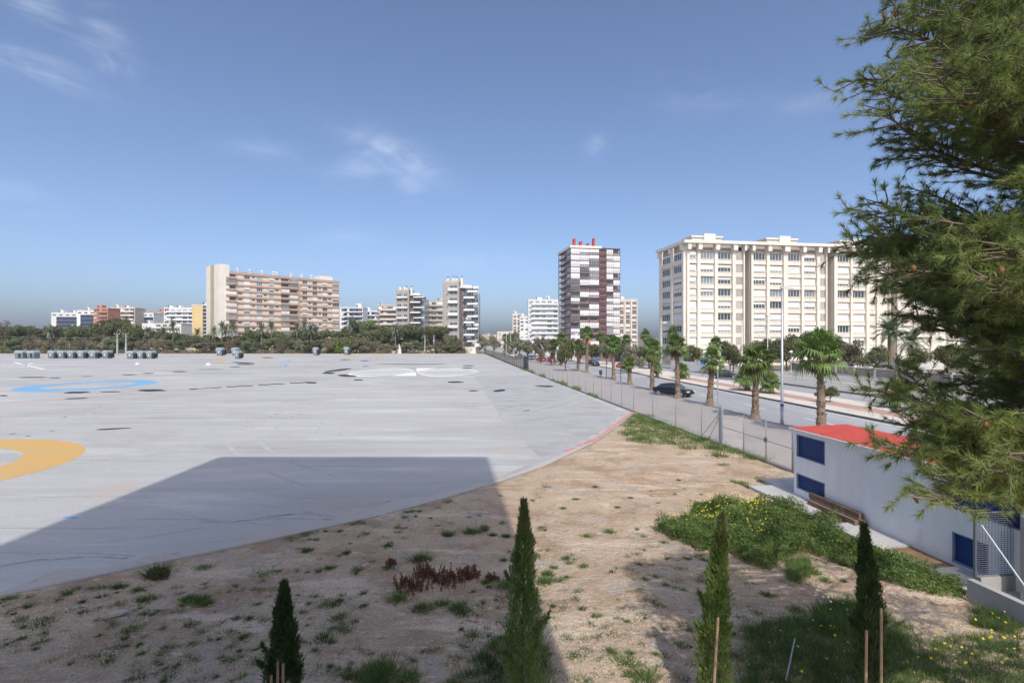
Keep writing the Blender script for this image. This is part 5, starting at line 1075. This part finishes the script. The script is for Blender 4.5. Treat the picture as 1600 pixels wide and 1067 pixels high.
# ------------------------------------------------------------------ white shed, path, walls, grating
class MBF(MB):                               # the shed's own axes: y points towards the lot
    def box(s, x0, x1, y0, y1, z0, z1, mk, T=None): return MB.box(s, x0, x1, -max(y0,y1), -min(y0,y1), z0, z1, mk, T)
    def hexa(s, P, mk): Q = [(p[0], -p[1], p[2]) for p in P]; MB.hexa(s, [Q[3],Q[2],Q[1],Q[0],Q[7],Q[6],Q[5],Q[4]], mk)
    def tube(s, pts, rad, mk, n=8, cap=True): return MB.tube(s, [(p[0], -p[1], p[2]) for p in pts], rad, mk, n, cap)
def shed():
    A = G(1240.5,771); L_ = 11.5; W = 2.25; zE = 2.50; ang = math.atan2(-SHU.y, -SHU.x)      # local x runs towards the camera, local y away from the lot
    b = thing('shed', 'white shed with a red roof and blue shuttered openings', 'shed', (A.x, A.y, 0), ang)
    def loc(px, py):                         # pixel on the front wall -> (x along, z)
        r = (px-800)/F; s = (A.x-r*A.y)/(SHU.x*-1*-1 - r*SHU.y) if False else None
        # A + s*(-SHU): X = A.x - s*SHU.x, Y = A.y - s*SHU.y
        s = (r*A.y-A.x)/(r*SHU.y-SHU.x); d = A.y-s*SHU.y; return s, ZAT(py, d)
    ops = []
    for (x0, y0, x1, y1) in ((1245,678,1289,727),(1245,738.5,1289,780.5)):
        s0, zt = loc(x0, y0); s1, zb = loc(x1, y1); ops.append((s0, s1, zb, zt))
    s0, zt = loc(1488,763); _, zb = loc(1488,794); _, zb2 = loc(1488,880); _, zt2 = loc(1488,829.5)
    ops.append((s0, s0+1.75, zb, zb+(ops[0][3]-ops[0][2]))); ops.append((s0, s0+.95, .06, zt2)); ops.append((s0+2.3, s0+3.3, .06, zt2))
    w_ = MBF(); xs_ = sorted({0, L_}|{q for o in ops for q in o[:2]})
    for x0, x1 in zip(xs_, xs_[1:]):
        cov = sorted([(o[2], o[3]) for o in ops if o[0] <= x0+.001 and o[1] >= x1-.001]); z = -.3
        for (zb, zt) in cov+[(zE, zE)]:
            if zb-z > .01: w_.box(x0, x1, 0, -.14, z, zb, 'shed_wall')
            z = zt
    w_.box(0,.14,-W,-.1401,-.3,zE,'shed_wall'); w_.box(L_-.14,L_,-W,-.1401,-.3,zE,'shed_wall'); w_.box(.141,L_-.141,-W,-W+.14,-.3,zE,'shed_wall')
    w_.build('wall', b)
    for (x0, x1, zb, zt) in ops:
        m = MBF(); m.box(x0+.03,x1-.03,-.10,-.07,zb+.03,zt-.03,'shed_blue')
        for i in range(1, int((zt-zb)/.09)): m.box(x0+.04,x1-.04,-.0695,-.062,zb+i*.09,zb+i*.09+.055,'shed_blue')
        o = m.build('shutter', b); f = MBF(); f.box(x0,x0+.03,-.12,.012,zb,zt,'shed_frame'); f.box(x1-.03,x1,-.12,.012,zb,zt,'shed_frame'); f.box(x0+.031,x1-.031,-.12,.012,zt-.03,zt,'shed_frame'); f.box(x0+.031,x1-.031,-.12,.012,zb,zb+.03,'shed_frame'); f.build('frame', o)
    r = MBF(); P = [(-.12,.16,zE+.02),(L_+.1,.16,zE+.02),(L_+.1,-W-.1,zE+.08),(-.12,-W-.1,zE+.08)]; r.hexa(P+[(p[0],p[1],p[2]+.05) for p in P], 'white_paint'); r.build('roof_slab', b)
    r = MBF(); P = [(-.08,.10,zE+.0735),(L_+.05,.10,zE+.0735),(L_+.05,-W-.06,zE+.133),(-.08,-W-.06,zE+.133)]; r.hexa(P+[(p[0],p[1],p[2]+.022) for p in P], 'shed_roof'); r.build('roof', b)
    m = MBF(); m.tube([(5.55,.02,.02),(5.55,.02,.55)], .02, 'white_paint', 6); m.build('pipe', b)
shed()
def SP(x, y, z=0): A = G(1240.5,771); return Vector((A.x, A.y, 0))+SHU*-x+SHV*-y+Vector((0,0,z))      # shed frame: x towards camera, y towards lot
def local_box(name, x0, x1, y0, y1, z0, z1, mk):
    m = MB(); m.hexa([SP(x0,y0,z0),SP(x1,y0,z0),SP(x1,y1,z0),SP(x0,y1,z0),SP(x0,y0,z1),SP(x1,y0,z1),SP(x1,y1,z1),SP(x0,y1,z1)], mk); return m.build(name)
m = MB()
def pb(x0, x1, y0, y1, z0, z1, mk): m.hexa([SP(x0,y0,z0),SP(x1,y0,z0),SP(x1,y1,z0),SP(x0,y1,z0),SP(x0,y0,z1),SP(x1,y0,z1),SP(x1,y1,z1),SP(x0,y1,z1)], mk)
pb(-1.2,2.05,.003,1.15,-.3,.02,'path_conc'); pb(2.05,3.3,.75,1.15,-.3,.02,'path_conc'); pb(3.3,5.3,.003,1.15,-.3,.02,'path_conc'); pb(5.3,6.75,.85,1.15,-.3,.02,'path_conc'); pb(6.75,12.5,.003,1.15,-.3,.02,'path_conc'); pb(-2.2,-.01,-2.2,.0,-.3,.015,'path_conc')
struct(m.build('path')); m = MB(); pb(2.06,3.29,.003,.74,-.3,-.03,'soil_hole'); pb(5.31,6.74,.003,.84,-.3,-.03,'soil_hole'); struct(m.build('planting_soil'))
for i, (x0, x1, y0, y1, z0, z1, lab) in enumerate([(1.25,3.75,.10,.26,.021,.20,'lower dark wooden beam against the shed wall'),(1.15,3.55,.06,.22,.205,.38,'upper weathered wooden beam on top of the other by the shed'),(1.35,3.6,.28,.42,.021,.17,'outer wooden beam lying beside the other two at the shed')]):
    o = local_box('wooden_beam', x0, x1, y0, y1, z0, z1, 'beam'); tag(o, lab, 'beam', 'wooden beams by the shed')
# low concrete wall and grating screen by the right edge
wa = G(1511,935); wdir = Vector((.1255,-.992,0)); m = MB(); n = Vector((.992,.1255,0))*.16; e = wa+wdir*6
m.hexa([wa+Vector((0,0,-.3)), e+Vector((0,0,-.3)), e+n+Vector((0,0,-.3)), wa+n+Vector((0,0,-.3)), wa+Vector((0,0,.46)), e+Vector((0,0,.46)), e+n+Vector((0,0,.46)), wa+n+Vector((0,0,.46))], 'concrete'); tag(m.build('low_wall'), 'low bare concrete wall running to the right edge below the grating', 'wall')
gl = Vector((10.98,12.55,0)); gr = Vector((12.25,12.71,0)); m = MB(); dv = (gr-gl).normalized(); nn = Vector((-dv.y,dv.x,0))*.15
m.hexa([gl+dv*.12+Vector((0,0,-.3)),gr+dv*1+Vector((0,0,-.3)),gr+dv*1+nn+Vector((0,0,-.3)),gl+dv*.12+nn+Vector((0,0,-.3)),gl+dv*.12+Vector((0,0,.37)),gr+dv*1+Vector((0,0,.37)),gr+dv*1+nn+Vector((0,0,.37)),gl+dv*.12+nn+Vector((0,0,.37))], 'concrete'); tag(m.build('low_wall'), 'short concrete wall carrying the galvanised grating', 'wall')
b = thing('grating_screen', 'galvanised grating screen standing on the short concrete wall by the shed door', 'screen', gl+Vector((0,0,.39))); W = (gr-gl).length; Hh = 1.5; m = MB()
for x in (0, W-.05): m.hexa([dv*x+nn*.2, dv*(x+.05)+nn*.2, dv*(x+.05)+nn*.6, dv*x+nn*.6]+[p+Vector((0,0,Hh)) for p in (dv*x+nn*.2, dv*(x+.05)+nn*.2, dv*(x+.05)+nn*.6, dv*x+nn*.6)], 'grating')
for z in (0, Hh): m.tube([nn*.4+Vector((0,0,z)), dv*W+nn*.4+Vector((0,0,z))], .02, 'grating', 6)
m.build('frame', b); m = MB()
for i in range(1, 30): z = Hh*i/30; m.hexa([nn*.3+dv*.05+Vector((0,0,z)), nn*.3+dv*(W-.05)+Vector((0,0,z)), nn*.5+dv*(W-.05)+Vector((0,0,z-.012)), nn*.5+dv*.05+Vector((0,0,z-.012)), nn*.3+dv*.05+Vector((0,0,z+.014)), nn*.3+dv*(W-.05)+Vector((0,0,z+.014)), nn*.5+dv*(W-.05)+Vector((0,0,z)), nn*.5+dv*.05+Vector((0,0,z))], 'grating')
for i in range(1, 15): x = W*i/15; m.tube([dv*x+nn*.6, dv*x+nn*.6+Vector((0,0,Hh))], .006, 'grating', 4)
m.build('slats', b)
m = MB(); m.tube([Vector((0,0,0)), AT(1606,11.4,ZAT(932,11.4))-gl-Vector((0,0,1.65))], .017, 'steel_white', 7); o = m.build('diagonal_brace', b); o.location = (0.06,-.06,1.26)
m = MB(); c = AT(1612,12.0,0); m.box(c.x-.02,c.x+.25,c.y,c.y+.25,-.3,1.95,'concrete'); tag(m.build('wall_pier'), 'grey concrete pier at the very right edge beside the grating', 'wall')

# fine cracks and drag marks on the lot
cr = MB(); rc = random.Random(77)
for k in range(75):
    px = rc.uniform(-40,1000); py = 556+330*rc.random()**2.0; p = G(px, py, 0)
    if p.y < edge_d(p.x)+1.5 or p.x > fence_x(p.y)-1: continue
    a = rc.choice([rc.gauss(.03,.12), rc.uniform(0,PI)]) ; q = p.copy(); w_ = rc.uniform(.008,.028)*(1+p.y/60)
    for i in range(rc.randint(4,16)):
        a += rc.gauss(0,.12); n_ = Vector((math.cos(a), math.sin(a), 0))*rc.uniform(.3,.9)*(1+p.y/80); e = q+n_; s_ = Vector((-n_.y,n_.x,0)).normalized()*w_
        if e.y < edge_d(e.x)+.3 or e.x > fence_x(e.y)-.5: break
        cr.poly([tuple(v)[:2]+(.0035,) for v in (q-s_, e-s_, e+s_, q+s_)], 'joint'); q = e
ty = MB()
for k in range(34):
    px = rc.uniform(-40,900); py = 566+150*rc.random()**1.5; p = G(px, py, 0); R_ = rc.uniform(12,70); a0 = rc.uniform(0,2*PI); sp_ = rc.uniform(.15,.8); c0 = p-Vector((math.cos(a0),math.sin(a0),0))*R_; n_ = 26
    for off in (0, 1.6):
        for i in range(n_):
            q = []
            for a_, r_ in ((a0+sp_*i/n_, R_+off-.11), (a0+sp_*(i+1)/n_, R_+off-.11), (a0+sp_*(i+1)/n_, R_+off+.11), (a0+sp_*i/n_, R_+off+.11)): q.append((c0.x+r_*math.cos(a_), c0.y+r_*math.sin(a_), .0031))
            if all(edge_d(v[0])+1.5 < v[1] < 222 and v[0] < fence_x(v[1])-1 for v in q): ty.poly(q, 'tyre')
struct(ty.build('tyre_marks'))
struct(cr.build('lot_cracks'))
# ------------------------------------------------------------------ lamps, poles, signs
def street_lamp(px, pb_, pt, label, arm=.9, r=.075, d=None, head='single', mk='galv'):
    p = G(px, pb_, -.02) if d is None else AT(px, d, 0); top = ZAT(pt, p.y); b = thing('street_lamp', label, 'lamp', p); z = top
    m = MB(); m.tube([(0,0,-.1),(0,0,.5),(0,0,z)], [r*1.25,r,r*.6], mk, 10); m.build('post', b, True)
    if head == 'single':
        m = MB(); m.tube([(0,0,z-.05),(arm*.25,0,z+.0),(arm*.5,0,z+.02)], .03, mk, 6)
        m.hexa([(-.12,-.12,z-.06),(arm*.95,-.12,z-.02),(arm*.95,.12,z-.02),(-.12,.12,z-.06),(-.08,-.1,z+.09),(arm*.85,-.08,z+.08),(arm*.85,.08,z+.08),(-.08,.1,z+.09)], mk); m.build('lamp_head', b); m = MB(); m.box(arm*.3,arm*.8,-.09,.09,z-.065,z-.045,'lamp_glass'); m.build('lamp_glass', b)
    elif head == 'globe':
        m = MB(); m.tube([(0,0,z-.05),(0,0,z+.05),(0,0,z+.25),(0,0,z+.38)], [.12,.3,.26,.05], 'lamp_glass', 10); m.build('lamp_globe', b, True)
    return b
lp = street_lamp(1222, 662, 449.5, 'tall grey street lamp with a flat head at the kerb, nearest of all', 1.0, .1)
m = MB(); m.tube([(0,0,.95),(0,0,1.25)], .12, 'sticker', 10); m.tube([(0,0,1.251),(0,0,1.42)], .12, 'navy', 10); m.build('sticker', lp)
street_lamp(1199.5, 0, 494, 'thin lamp post before the cream block, just left of the nearest lamp', .7, .07, 76)
street_lamp(1159.5, 0, 503, 'pale post before the first recess of the cream block', .2, .12, 84, mk='steel_white')
street_lamp(1034, 0, 504, 'lamp with a white head at the left end face of the cream block', .9, .07, 92)
street_lamp(1236, 0, 551, 'globe lamp in the garden behind the lattice wall', d=93, head='globe', r=.06, mk='steel_white'); street_lamp(1257, 0, 543, 'globe lamp under the foliage of the nearest fan palm', d=95, head='globe', r=.06, mk='steel_white')
street_lamp(1404.5, 0, 531, 'slim dark post between the two date palms', .4, .06, 95)
street_lamp(898, 577, 522, 'thin lamp post by the dark trunked fan palm', .8, .06)
street_lamp(854.5, 566, 540, 'white post among the red parked cars', .5, .07, mk='steel_white')
street_lamp(791, 0, 519, 'far lamp post left of the small beige tower', 1., .12, 185); street_lamp(798, 0, 518, 'far lamp post second from the small beige tower', 1., .12, 175)
m = MB(); p = G(1121.5,662,-.02); m.tube([p, p+Vector((0,0,ZAT(577,p.y)))], .04, 'galv', 8); m.box(p.x-.04,p.x+.04,p.y-.02,p.y+.02,ZAT(577,p.y),ZAT(577,p.y)+.25,'steel_white'); tag(m.build('sign_pole'), 'thin pole with a small edge-on sign on the pavement beside the gate post', 'pole')
for (px, pbs, pts_, lab) in ((947.5,592,566,'dark bollard-like post just right of the litter bin'),(970,596,561,'slim grey post between the wide palm and the short palm')):
    p = G(px, pbs, -.02); m = MB(); m.tube([p, (p.x,p.y,ZAT(pts_,p.y))], .06, 'galv_dark', 8); m.box(p.x-.09,p.x+.09,p.y-.09,p.y+.09,ZAT(pts_,p.y),ZAT(pts_,p.y)+.2,'galv_dark'); tag(m.build('post'), lab, 'post')
b = thing('road_sign', 'blue parking sign on a post by the low white wall', 'sign', AT(1098.5,84,0)); zt = ZAT(560,84); m = MB(); m.tube([(0,.04,0),(0,.04,zt+.3)], .04, 'steel_white', 6); m.build('post', b); m = MB(); m.box(-.42,.42,-.02,0,zt-.95,zt+.25,'sign_blue'); m.build('sign_plate', b)
b = thing('road_sign', 'small pale sign post at the kerb under the maroon tower', 'sign', G(897.5,0+580,0)) if False else None
b = thing('road_sign', 'blue sign beside the far parked dark car', 'sign', AT(931.5,128,0)); zt = ZAT(559,128); m = MB(); m.tube([(0,.04,0),(0,.04,zt)], .05, 'steel_white', 6); m.build('post', b); m = MB(); m.box(-.38,.38,-.03,0,zt-.9,zt+.1,'sign_blue'); m.build('sign_plate', b)
b = thing('litter_bin', 'dark litter bin on a post on the pavement', 'bin', G(938.5,590,-.02)); h = ZAT(578,b.location.y); m = MB(); m.tube([(0,0,0),(0,0,.55)], .05, 'galv_dark', 6); m.build('post', b); m = MB(); m.tube([(0,0,.45),(0,0,.5),(0,0,1.15),(0,0,1.2)], [.2,.24,.27,.24], 'galv_dark', 12); m.build('bucket', b, True)
# utility poles beyond the lot
def utility_pole(px, pb_, pt, label, r=.28, arms=2):
    p = G(px, pb_, 0); z = ZAT(pt, p.y); b = thing('utility_pole', label, 'pole', p); m = MB(); m.hexa([(-r,-r,0),(r,-r,0),(r,r,0),(-r,r,0),(-r*.6,-r*.6,z),(r*.6,-r*.6,z),(r*.6,r*.6,z),(-r*.6,r*.6,z)], 'pole_conc'); m.build('post', b)
    for i in range(arms): m = MB(); zz = z-.4-i*1.3; m.box(-1.1,1.1,-r-.08,-r,zz,zz+.14,'galv_dark'); m.build('cross_arm', b)
    for i in range(3): m = MB(); m.tube([(-1+i,-r-.04,z-.26),(-1+i,-r-.04,z+.1)], .08, 'lamp_glass', 6); m.build('insulator', b)
utility_pole(183.5, 555, 521, 'left of the two slim concrete utility poles'); utility_pole(197, 555, 521, 'right of the two slim concrete utility poles', arms=3); utility_pole(388, 550.5, 523, 'thick concrete utility pole before the banded slab block', .55, 1)
wr = MB()
def wire(a, b_, sag=.8):
    pts = [a.lerp(b_, i/10)+Vector((0,0,-sag*4*(i/10)*(1-i/10))) for i in range(11)]; wr.tube(pts, .03, 'galv', 4, False)
pa, pb2, pc = G(183.5,555), G(197,555), G(388,550.5)
wire(AT(-20,pa.y+4,ZAT(523.5,pa.y)), pa+Vector((0,-.4,7.2))); wire(pb2+Vector((0,-.4,7.0)), pc+Vector((0,-.7,6.6)), 1.2)
tag(wr.build('overhead_wires'), 'thin overhead wires strung between the concrete utility poles', 'wire')
# light masts and low wall at the far end of the lot
for px, lab in ((664,'left thin floodlight mast at the far end of the lot'),(678,'right thin floodlight mast at the far end of the lot')):
    p = AT(px, 232, 0); m = MB(); m.tube([p, (p.x,p.y,ZAT(525,232))], [.16,.12], 'steel_white', 6); m.box(p.x-.9,p.x+.9,p.y-.1,p.y+.1,ZAT(525,232),ZAT(525,232)+.4,'galv_dark'); tag(m.build('light_mast'), lab, 'mast', 'floodlight masts')
b = thing('boundary_wall', 'low pale boundary wall below the trees at the far end of the lot', 'wall', AT(585,234,0)); m = MB(); L2 = AT(728,236,0)-AT(585,234,0); n_ = 22
for i in range(n_):
    p, q = L2*(i/n_), L2*((i+1)/n_); m.hexa([p,q,q+Vector((0,.2,0)),p+Vector((0,.2,0))]+[v+Vector((0,0,1.15)) for v in (p,q,q+Vector((0,.2,0)),p+Vector((0,.2,0)))], 'pink_white'); m.box(p.x-.15,p.x+.15,p.y-.06,p.y+.3,0,1.5,'white_wall')
m.build('panels', b)
m = MB(); m.tube([AT(624,229,0), AT(624.5,229,2.2), AT(623.5,229,4.2)], [.9,.45,.12], 'white_wall', 4); tag(m.build('monument'), 'small white pointed monument below the ragged dark palm', 'monument')
for i, (x0, x1) in enumerate(((36,42),(62,75),(94,122),(280,300))):
    m = MB(); a, c = AT(x0,235,0), AT(x1,235,0); m.box(a.x,c.x,a.y,a.y+.3,0,ZAT(543,235)*1.0,'beige'); tag(m.build('garden_wall'), ['short beige wall piece above the two left containers','beige wall piece between the first two container groups','longer beige wall piece above the row of containers','beige wall piece right of the concrete poles'][i], 'wall', 'beige wall pieces under the far trees')
# lattice wall by the garden, low white wall of the cream block
def lattice_wall():
    s = 64.4; t0, t1 = 34., 100.; o = R(s,t0); b = thing('lattice_wall', 'brown brick lattice wall with white posts and coping across the road', 'wall', o, PI/2+RA); L2 = t1-t0; zb = .0
    m = MB(); m.box(0,L2,-.12,.12,-.4,.22,'white_wall'); m.box(0,L2,-.13,.13,1.42,1.52,'white_wall'); m.build('coping', b)
    n = int(L2/4.4)
    for i in range(n+1): m = MB(); m.box(i*4.4-.16,i*4.4+.16,-.2,.2,-.3,1.75,'white_wall'); m.build('post', b)
    m = MB()
    for r_ in range(5):
        for i in range(int(L2/.5)):
            x = i*.5+(.25 if r_ % 2 else 0); m.box(x,x+.36,-.09,.09,.22+r_*.24+.002,.22+r_*.24+.17,'maroon_pale')
        m.box(0,L2,-.07,.07,.22+r_*.24+.172,.22+r_*.24+.238,'pink_white')
    struct(m.build('brick_lattice', b), 'stuff')
lattice_wall()
m = MB(); a, c = AT(1048,108,0), AT(1112,96,0); m.hexa([a,c,c+Vector((.1,.3,0)),a+Vector((.1,.3,0))]+[v+Vector((0,0,1.8)) for v in (a,c,c+Vector((.1,.3,0)),a+Vector((.1,.3,0)))], 'white_wall'); tag(m.build('garden_wall'), 'plain white wall before the left end of the cream block', 'wall')
m = MB(); a, c = AT(1335,112,0), AT(1475,106,0); m.hexa([a,c,c+Vector((.1,.3,0)),a+Vector((.1,.3,0))]+[v+Vector((0,0,2.0)) for v in (a,c,c+Vector((.1,.3,0)),a+Vector((.1,.3,0)))], 'white_wall'); tag(m.build('garden_wall'), 'white garden wall behind the two date palms', 'wall')
m = MB(); a, c = AT(905,160,0), AT(1000,150,0); m.hexa([a,c,c+Vector((.1,.3,0)),a+Vector((.1,.3,0))]+[v+Vector((0,0,2.1)) for v in (a,c,c+Vector((.1,.3,0)),a+Vector((.1,.3,0)))], 'brown_block'); tag(m.build('garden_wall'), 'brownish garden wall behind the palms below the maroon tower', 'wall')
b = block('service_building', 'low terracotta roofed building behind the palms below the maroon tower', 893, 945, 541, 175, 'beige', 'grid', 6, depth=8, trim='orange_wall', cat='building')

# ------------------------------------------------------------------ cars and containers
def car(label, paint, loc, heading, L_=4.6, W=1.8, Hc=1.42):
    b = thing('parked_car' if 'parked' in label else 'car', label, 'car', loc, heading, 'parked cars' if 'parked' in label else None); k = L_/4.6; m = MB()
    st = [(-2.3,.45,.62,.70),(-2.24,.30,.86,.82),(-1.7,.25,.93,.88),(-.9,.24,.95,.90),(.5,.24,.93,.90),(1.2,.24,.88,.89),(1.85,.26,.78,.86),(2.2,.30,.66,.78),(2.3,.38,.56,.66)]
    i0 = len(m.v); kk = m.m(paint)
    for (x, zb, zt, hw) in st:
        zm = zb+(zt-zb)*.55
        for (y, z) in ((-hw*.9,zb),(-hw,zb+.12),(-hw,zm),(-hw*.9,zt),(-hw*.5,zt+.03),(hw*.5,zt+.03),(hw*.9,zt),(hw,zm),(hw,zb+.12),(hw*.9,zb)): m.v.append((x*k, y, z))
    for a in range(len(st)-1):
        for q in range(10): m.f.append((i0+a*10+q, i0+a*10+(q+1)%10, i0+(a+1)*10+(q+1)%10, i0+(a+1)*10+q)); m.mi.append(kk)
    m.f.append(tuple(i0+q for q in reversed(range(10)))); m.mi.append(kk); m.f.append(tuple(i0+80+q for q in range(10))); m.mi.append(kk)
    m.build('body', b, True)
    m = MB(); st = [(-2.0,.88,.89,.70),(-1.25,.88,1.32,.64),(-.5,.90,Hc,.60),(.25,.90,Hc-.02,.60),(.75,.88,1.25,.64),(1.25,.86,.89,.72)]; i0 = 0; kg = m.m('glass'); kp = m.m(paint)
    for (x, zb, zt, hw) in st:
        for (y, z) in ((-.78,zb),(-hw-.03,zt-.06),(-hw*.85,zt),(hw*.85,zt),(hw+.03,zt-.06),(.78,zb)): m.v.append((x*k, y, z))
    for a in range(len(st)-1):
        for q in range(5): m.f.append((a*6+q, a*6+q+1, (a+1)*6+q+1, (a+1)*6+q)); m.mi.append(kp if (q in (1,2,3) and a in (1,2,3)) else kg)
    m.build('windows', b)
    for sx in (-1.4, 1.42):
        for sy in (-1, 1):
            w_ = MB(); w_.tube([(0,-.11,0),(0,.11,0)], .33, 'rubber', 20); o = w_.build('wheel', b); o.location = (sx*k, sy*(W/2-.1), .33); r_ = MB(); r_.tube([(0,-.117 if sy < 0 else .105,0),(0,-.105 if sy < 0 else .117,0)], .23, 'rim', 14); r_.build('rim', o)
    for sy in (-1, 1):
        m = MB(); m.box(2.12*k,2.29*k,sy*.62-.14,sy*.62+.14,.56,.68,'lamp_glass'); m.build('headlight', b); m = MB(); m.box(-2.29*k,-2.2*k,sy*.6-.16,sy*.6+.16,.66,.80,'tail'); m.build('tail_light', b)
        m = MB(); m.box(.72*k,.88*k,sy*.98-.09,sy*.98+.09,.92,1.04,paint); m.build('mirror', b)
    m = MB(); m.box(2.28*k,2.32*k,-.35,.35,.36,.5,'rubber'); m.build('grille', b); return b
c_ = AT(1052,58.2,-.14); car('black saloon car driving on the near carriageway between two fan palms', 'car_dark', c_, math.atan2(-.70,.71), 4.3)
for (px, d, mk, lab, hd) in [(799,190,'car_white','white parked car behind the dark fence at the far end of the street',-1.5),(813,178,'car_dark','dark parked car right of the far white one',-1.5),(788,230,'car_grey','grey parked car furthest away behind the dark fence',-1.5),(829,165,'car_blue','blue parked car right of the dark gate leaf',-1.5),(847,150,'car_red','left of the two red parked cars by the white post',-1.2),(861,146,'car_red','right of the two red parked cars, before the fan palm',-1.2),
      (927,126,'car_dark','dark parked car beside the blue sign post',-1.3),(976,112,'car_orange','orange brown parked car behind the wide crowned palm',-1.2),(1132,84,'car_dark','dark parked car on the side lane behind the palm by the thin pole',-.5),(1306,98,'car_white','white parked car behind the lattice wall right of the nearest palm',-.2),(836,200,'car_white','white parked car between the blue car and the red cars',-1.4)]:
    s_ = car(lab, mk, AT(px, d, -.14 if px not in (1306,) else .3), hd)
def container(px0, px1, pb_, label, kind=0, group='grey waste containers on the lot'):
    p0 = G(px0, pb_); p1 = G(px1, pb_); Wd = (p1-p0).length; d = p0.y; hh = ZAT(pb_-12.6, d); b = thing('waste_container', label, 'container', p0, 0, group)
    W1 = Wd*(.66 if kind else .7); Dp = 2.3; m = MB(); t = .08*Wd if kind == 0 else .12*Wd
    m.hexa([(t,.1,.12),(W1-t*.3,.1,.12),(W1-t*.3,Dp,.12),(t,Dp,.12),(0,0,hh*.66),(W1,0,hh*.66),(W1,Dp,hh*.66),(0,Dp,hh*.66)], 'container')
    for i in range(3): x = W1*(.2+.3*i); m.box(x-.06,x+.06,-.05,.06,.25,hh*.62,'container')
    m.box(.15,W1-.1,.2,Dp-.1,0,.119,'container_dark'); m.build('body', b)
    l = MB(); n = 7; kl = l.m('container_lid')
    for i in range(n): 
        a0, a1 = PI*i/n, PI*(i+1)/n; x0, x1 = W1/2-W1*.53*math.cos(a0), W1/2-W1*.53*math.cos(a1); z0, z1 = hh*.67+hh*.33*math.sin(a0)**.7, hh*.67+hh*.33*math.sin(a1)**.7
        l.poly([(x0,-.08,z0),(x1,-.08,z1),(x1,Dp+.08,z1),(x0,Dp+.08,z0)], 'container_lid'); l.poly([(x0,-.08,hh*.67),(x1,-.08,hh*.67),(x1,-.08,z1),(x0,-.08,z0)], 'container_lid'); l.poly([(x0,Dp+.08,hh*.67),(x0,Dp+.08,z0),(x1,Dp+.08,z1),(x1,Dp+.08,hh*.67)], 'container_lid')
    l.build('lid', b)
    e = MB(); e.box(W1*.50 if kind == 0 else W1+.02,W1*.78 if kind == 0 else W1+Wd*.2,-.09 if kind == 0 else .3,-.051 if kind == 0 else Dp,.3,hh*.62,'container_dark'); e.build('opening' if kind == 0 else 'shaded_side', b)  # kinds other than zero: added near-black box paints the shaded right face
    if kind: e = MB(); e.box(W1*.42,W1*.62,-.1,-.051,hh*.36,hh*.56,'white_paint'); e.build('emblem', b)
C_ = [(22,41,560,0,'leftmost grey container with a rounded lid'),(41.5,58,560,0,'second grey container from the left, with a dark hatch'),(74,88.5,560,1,'leftmost container of the row of four'),(89,104,560,1,'second container of the row of four'),(104.5,119,560,1,'third container of the row of four'),(120,135,560,1,'rightmost container of the row of four'),(138,154,560,1,'container with a reddish cover, standing alone right of the row of four'),(159,172.5,560,1,'container below and left of the two slim concrete poles'),
      (197,213,560.5,1,'wide container just right of the two slim concrete poles'),(214,227,560.5,1,'middle container of the three right of the concrete poles'),(228,241,560.5,1,'rightmost of the three containers right of the concrete poles'),(337,351,555.5,1,'container near the foot of the banded slab\'s end wall'),(361,374,555.5,1,'container half hidden behind the one in front of it'),(366,376.5,560.5,1,'nearest container of the pair left of the thick pole'),(488.5,498.5,555,1,'lone container below the right part of the banded slab'),(537,547.5,554.5,1,'lone container below the wide low bright bush tree')]
for (a, c, pb_, kd, lab) in C_: container(a, c, pb_, lab, kd)

for o in bpy.data.objects:
    if o.type == 'MESH' and o.name.startswith('crown') and False: pass
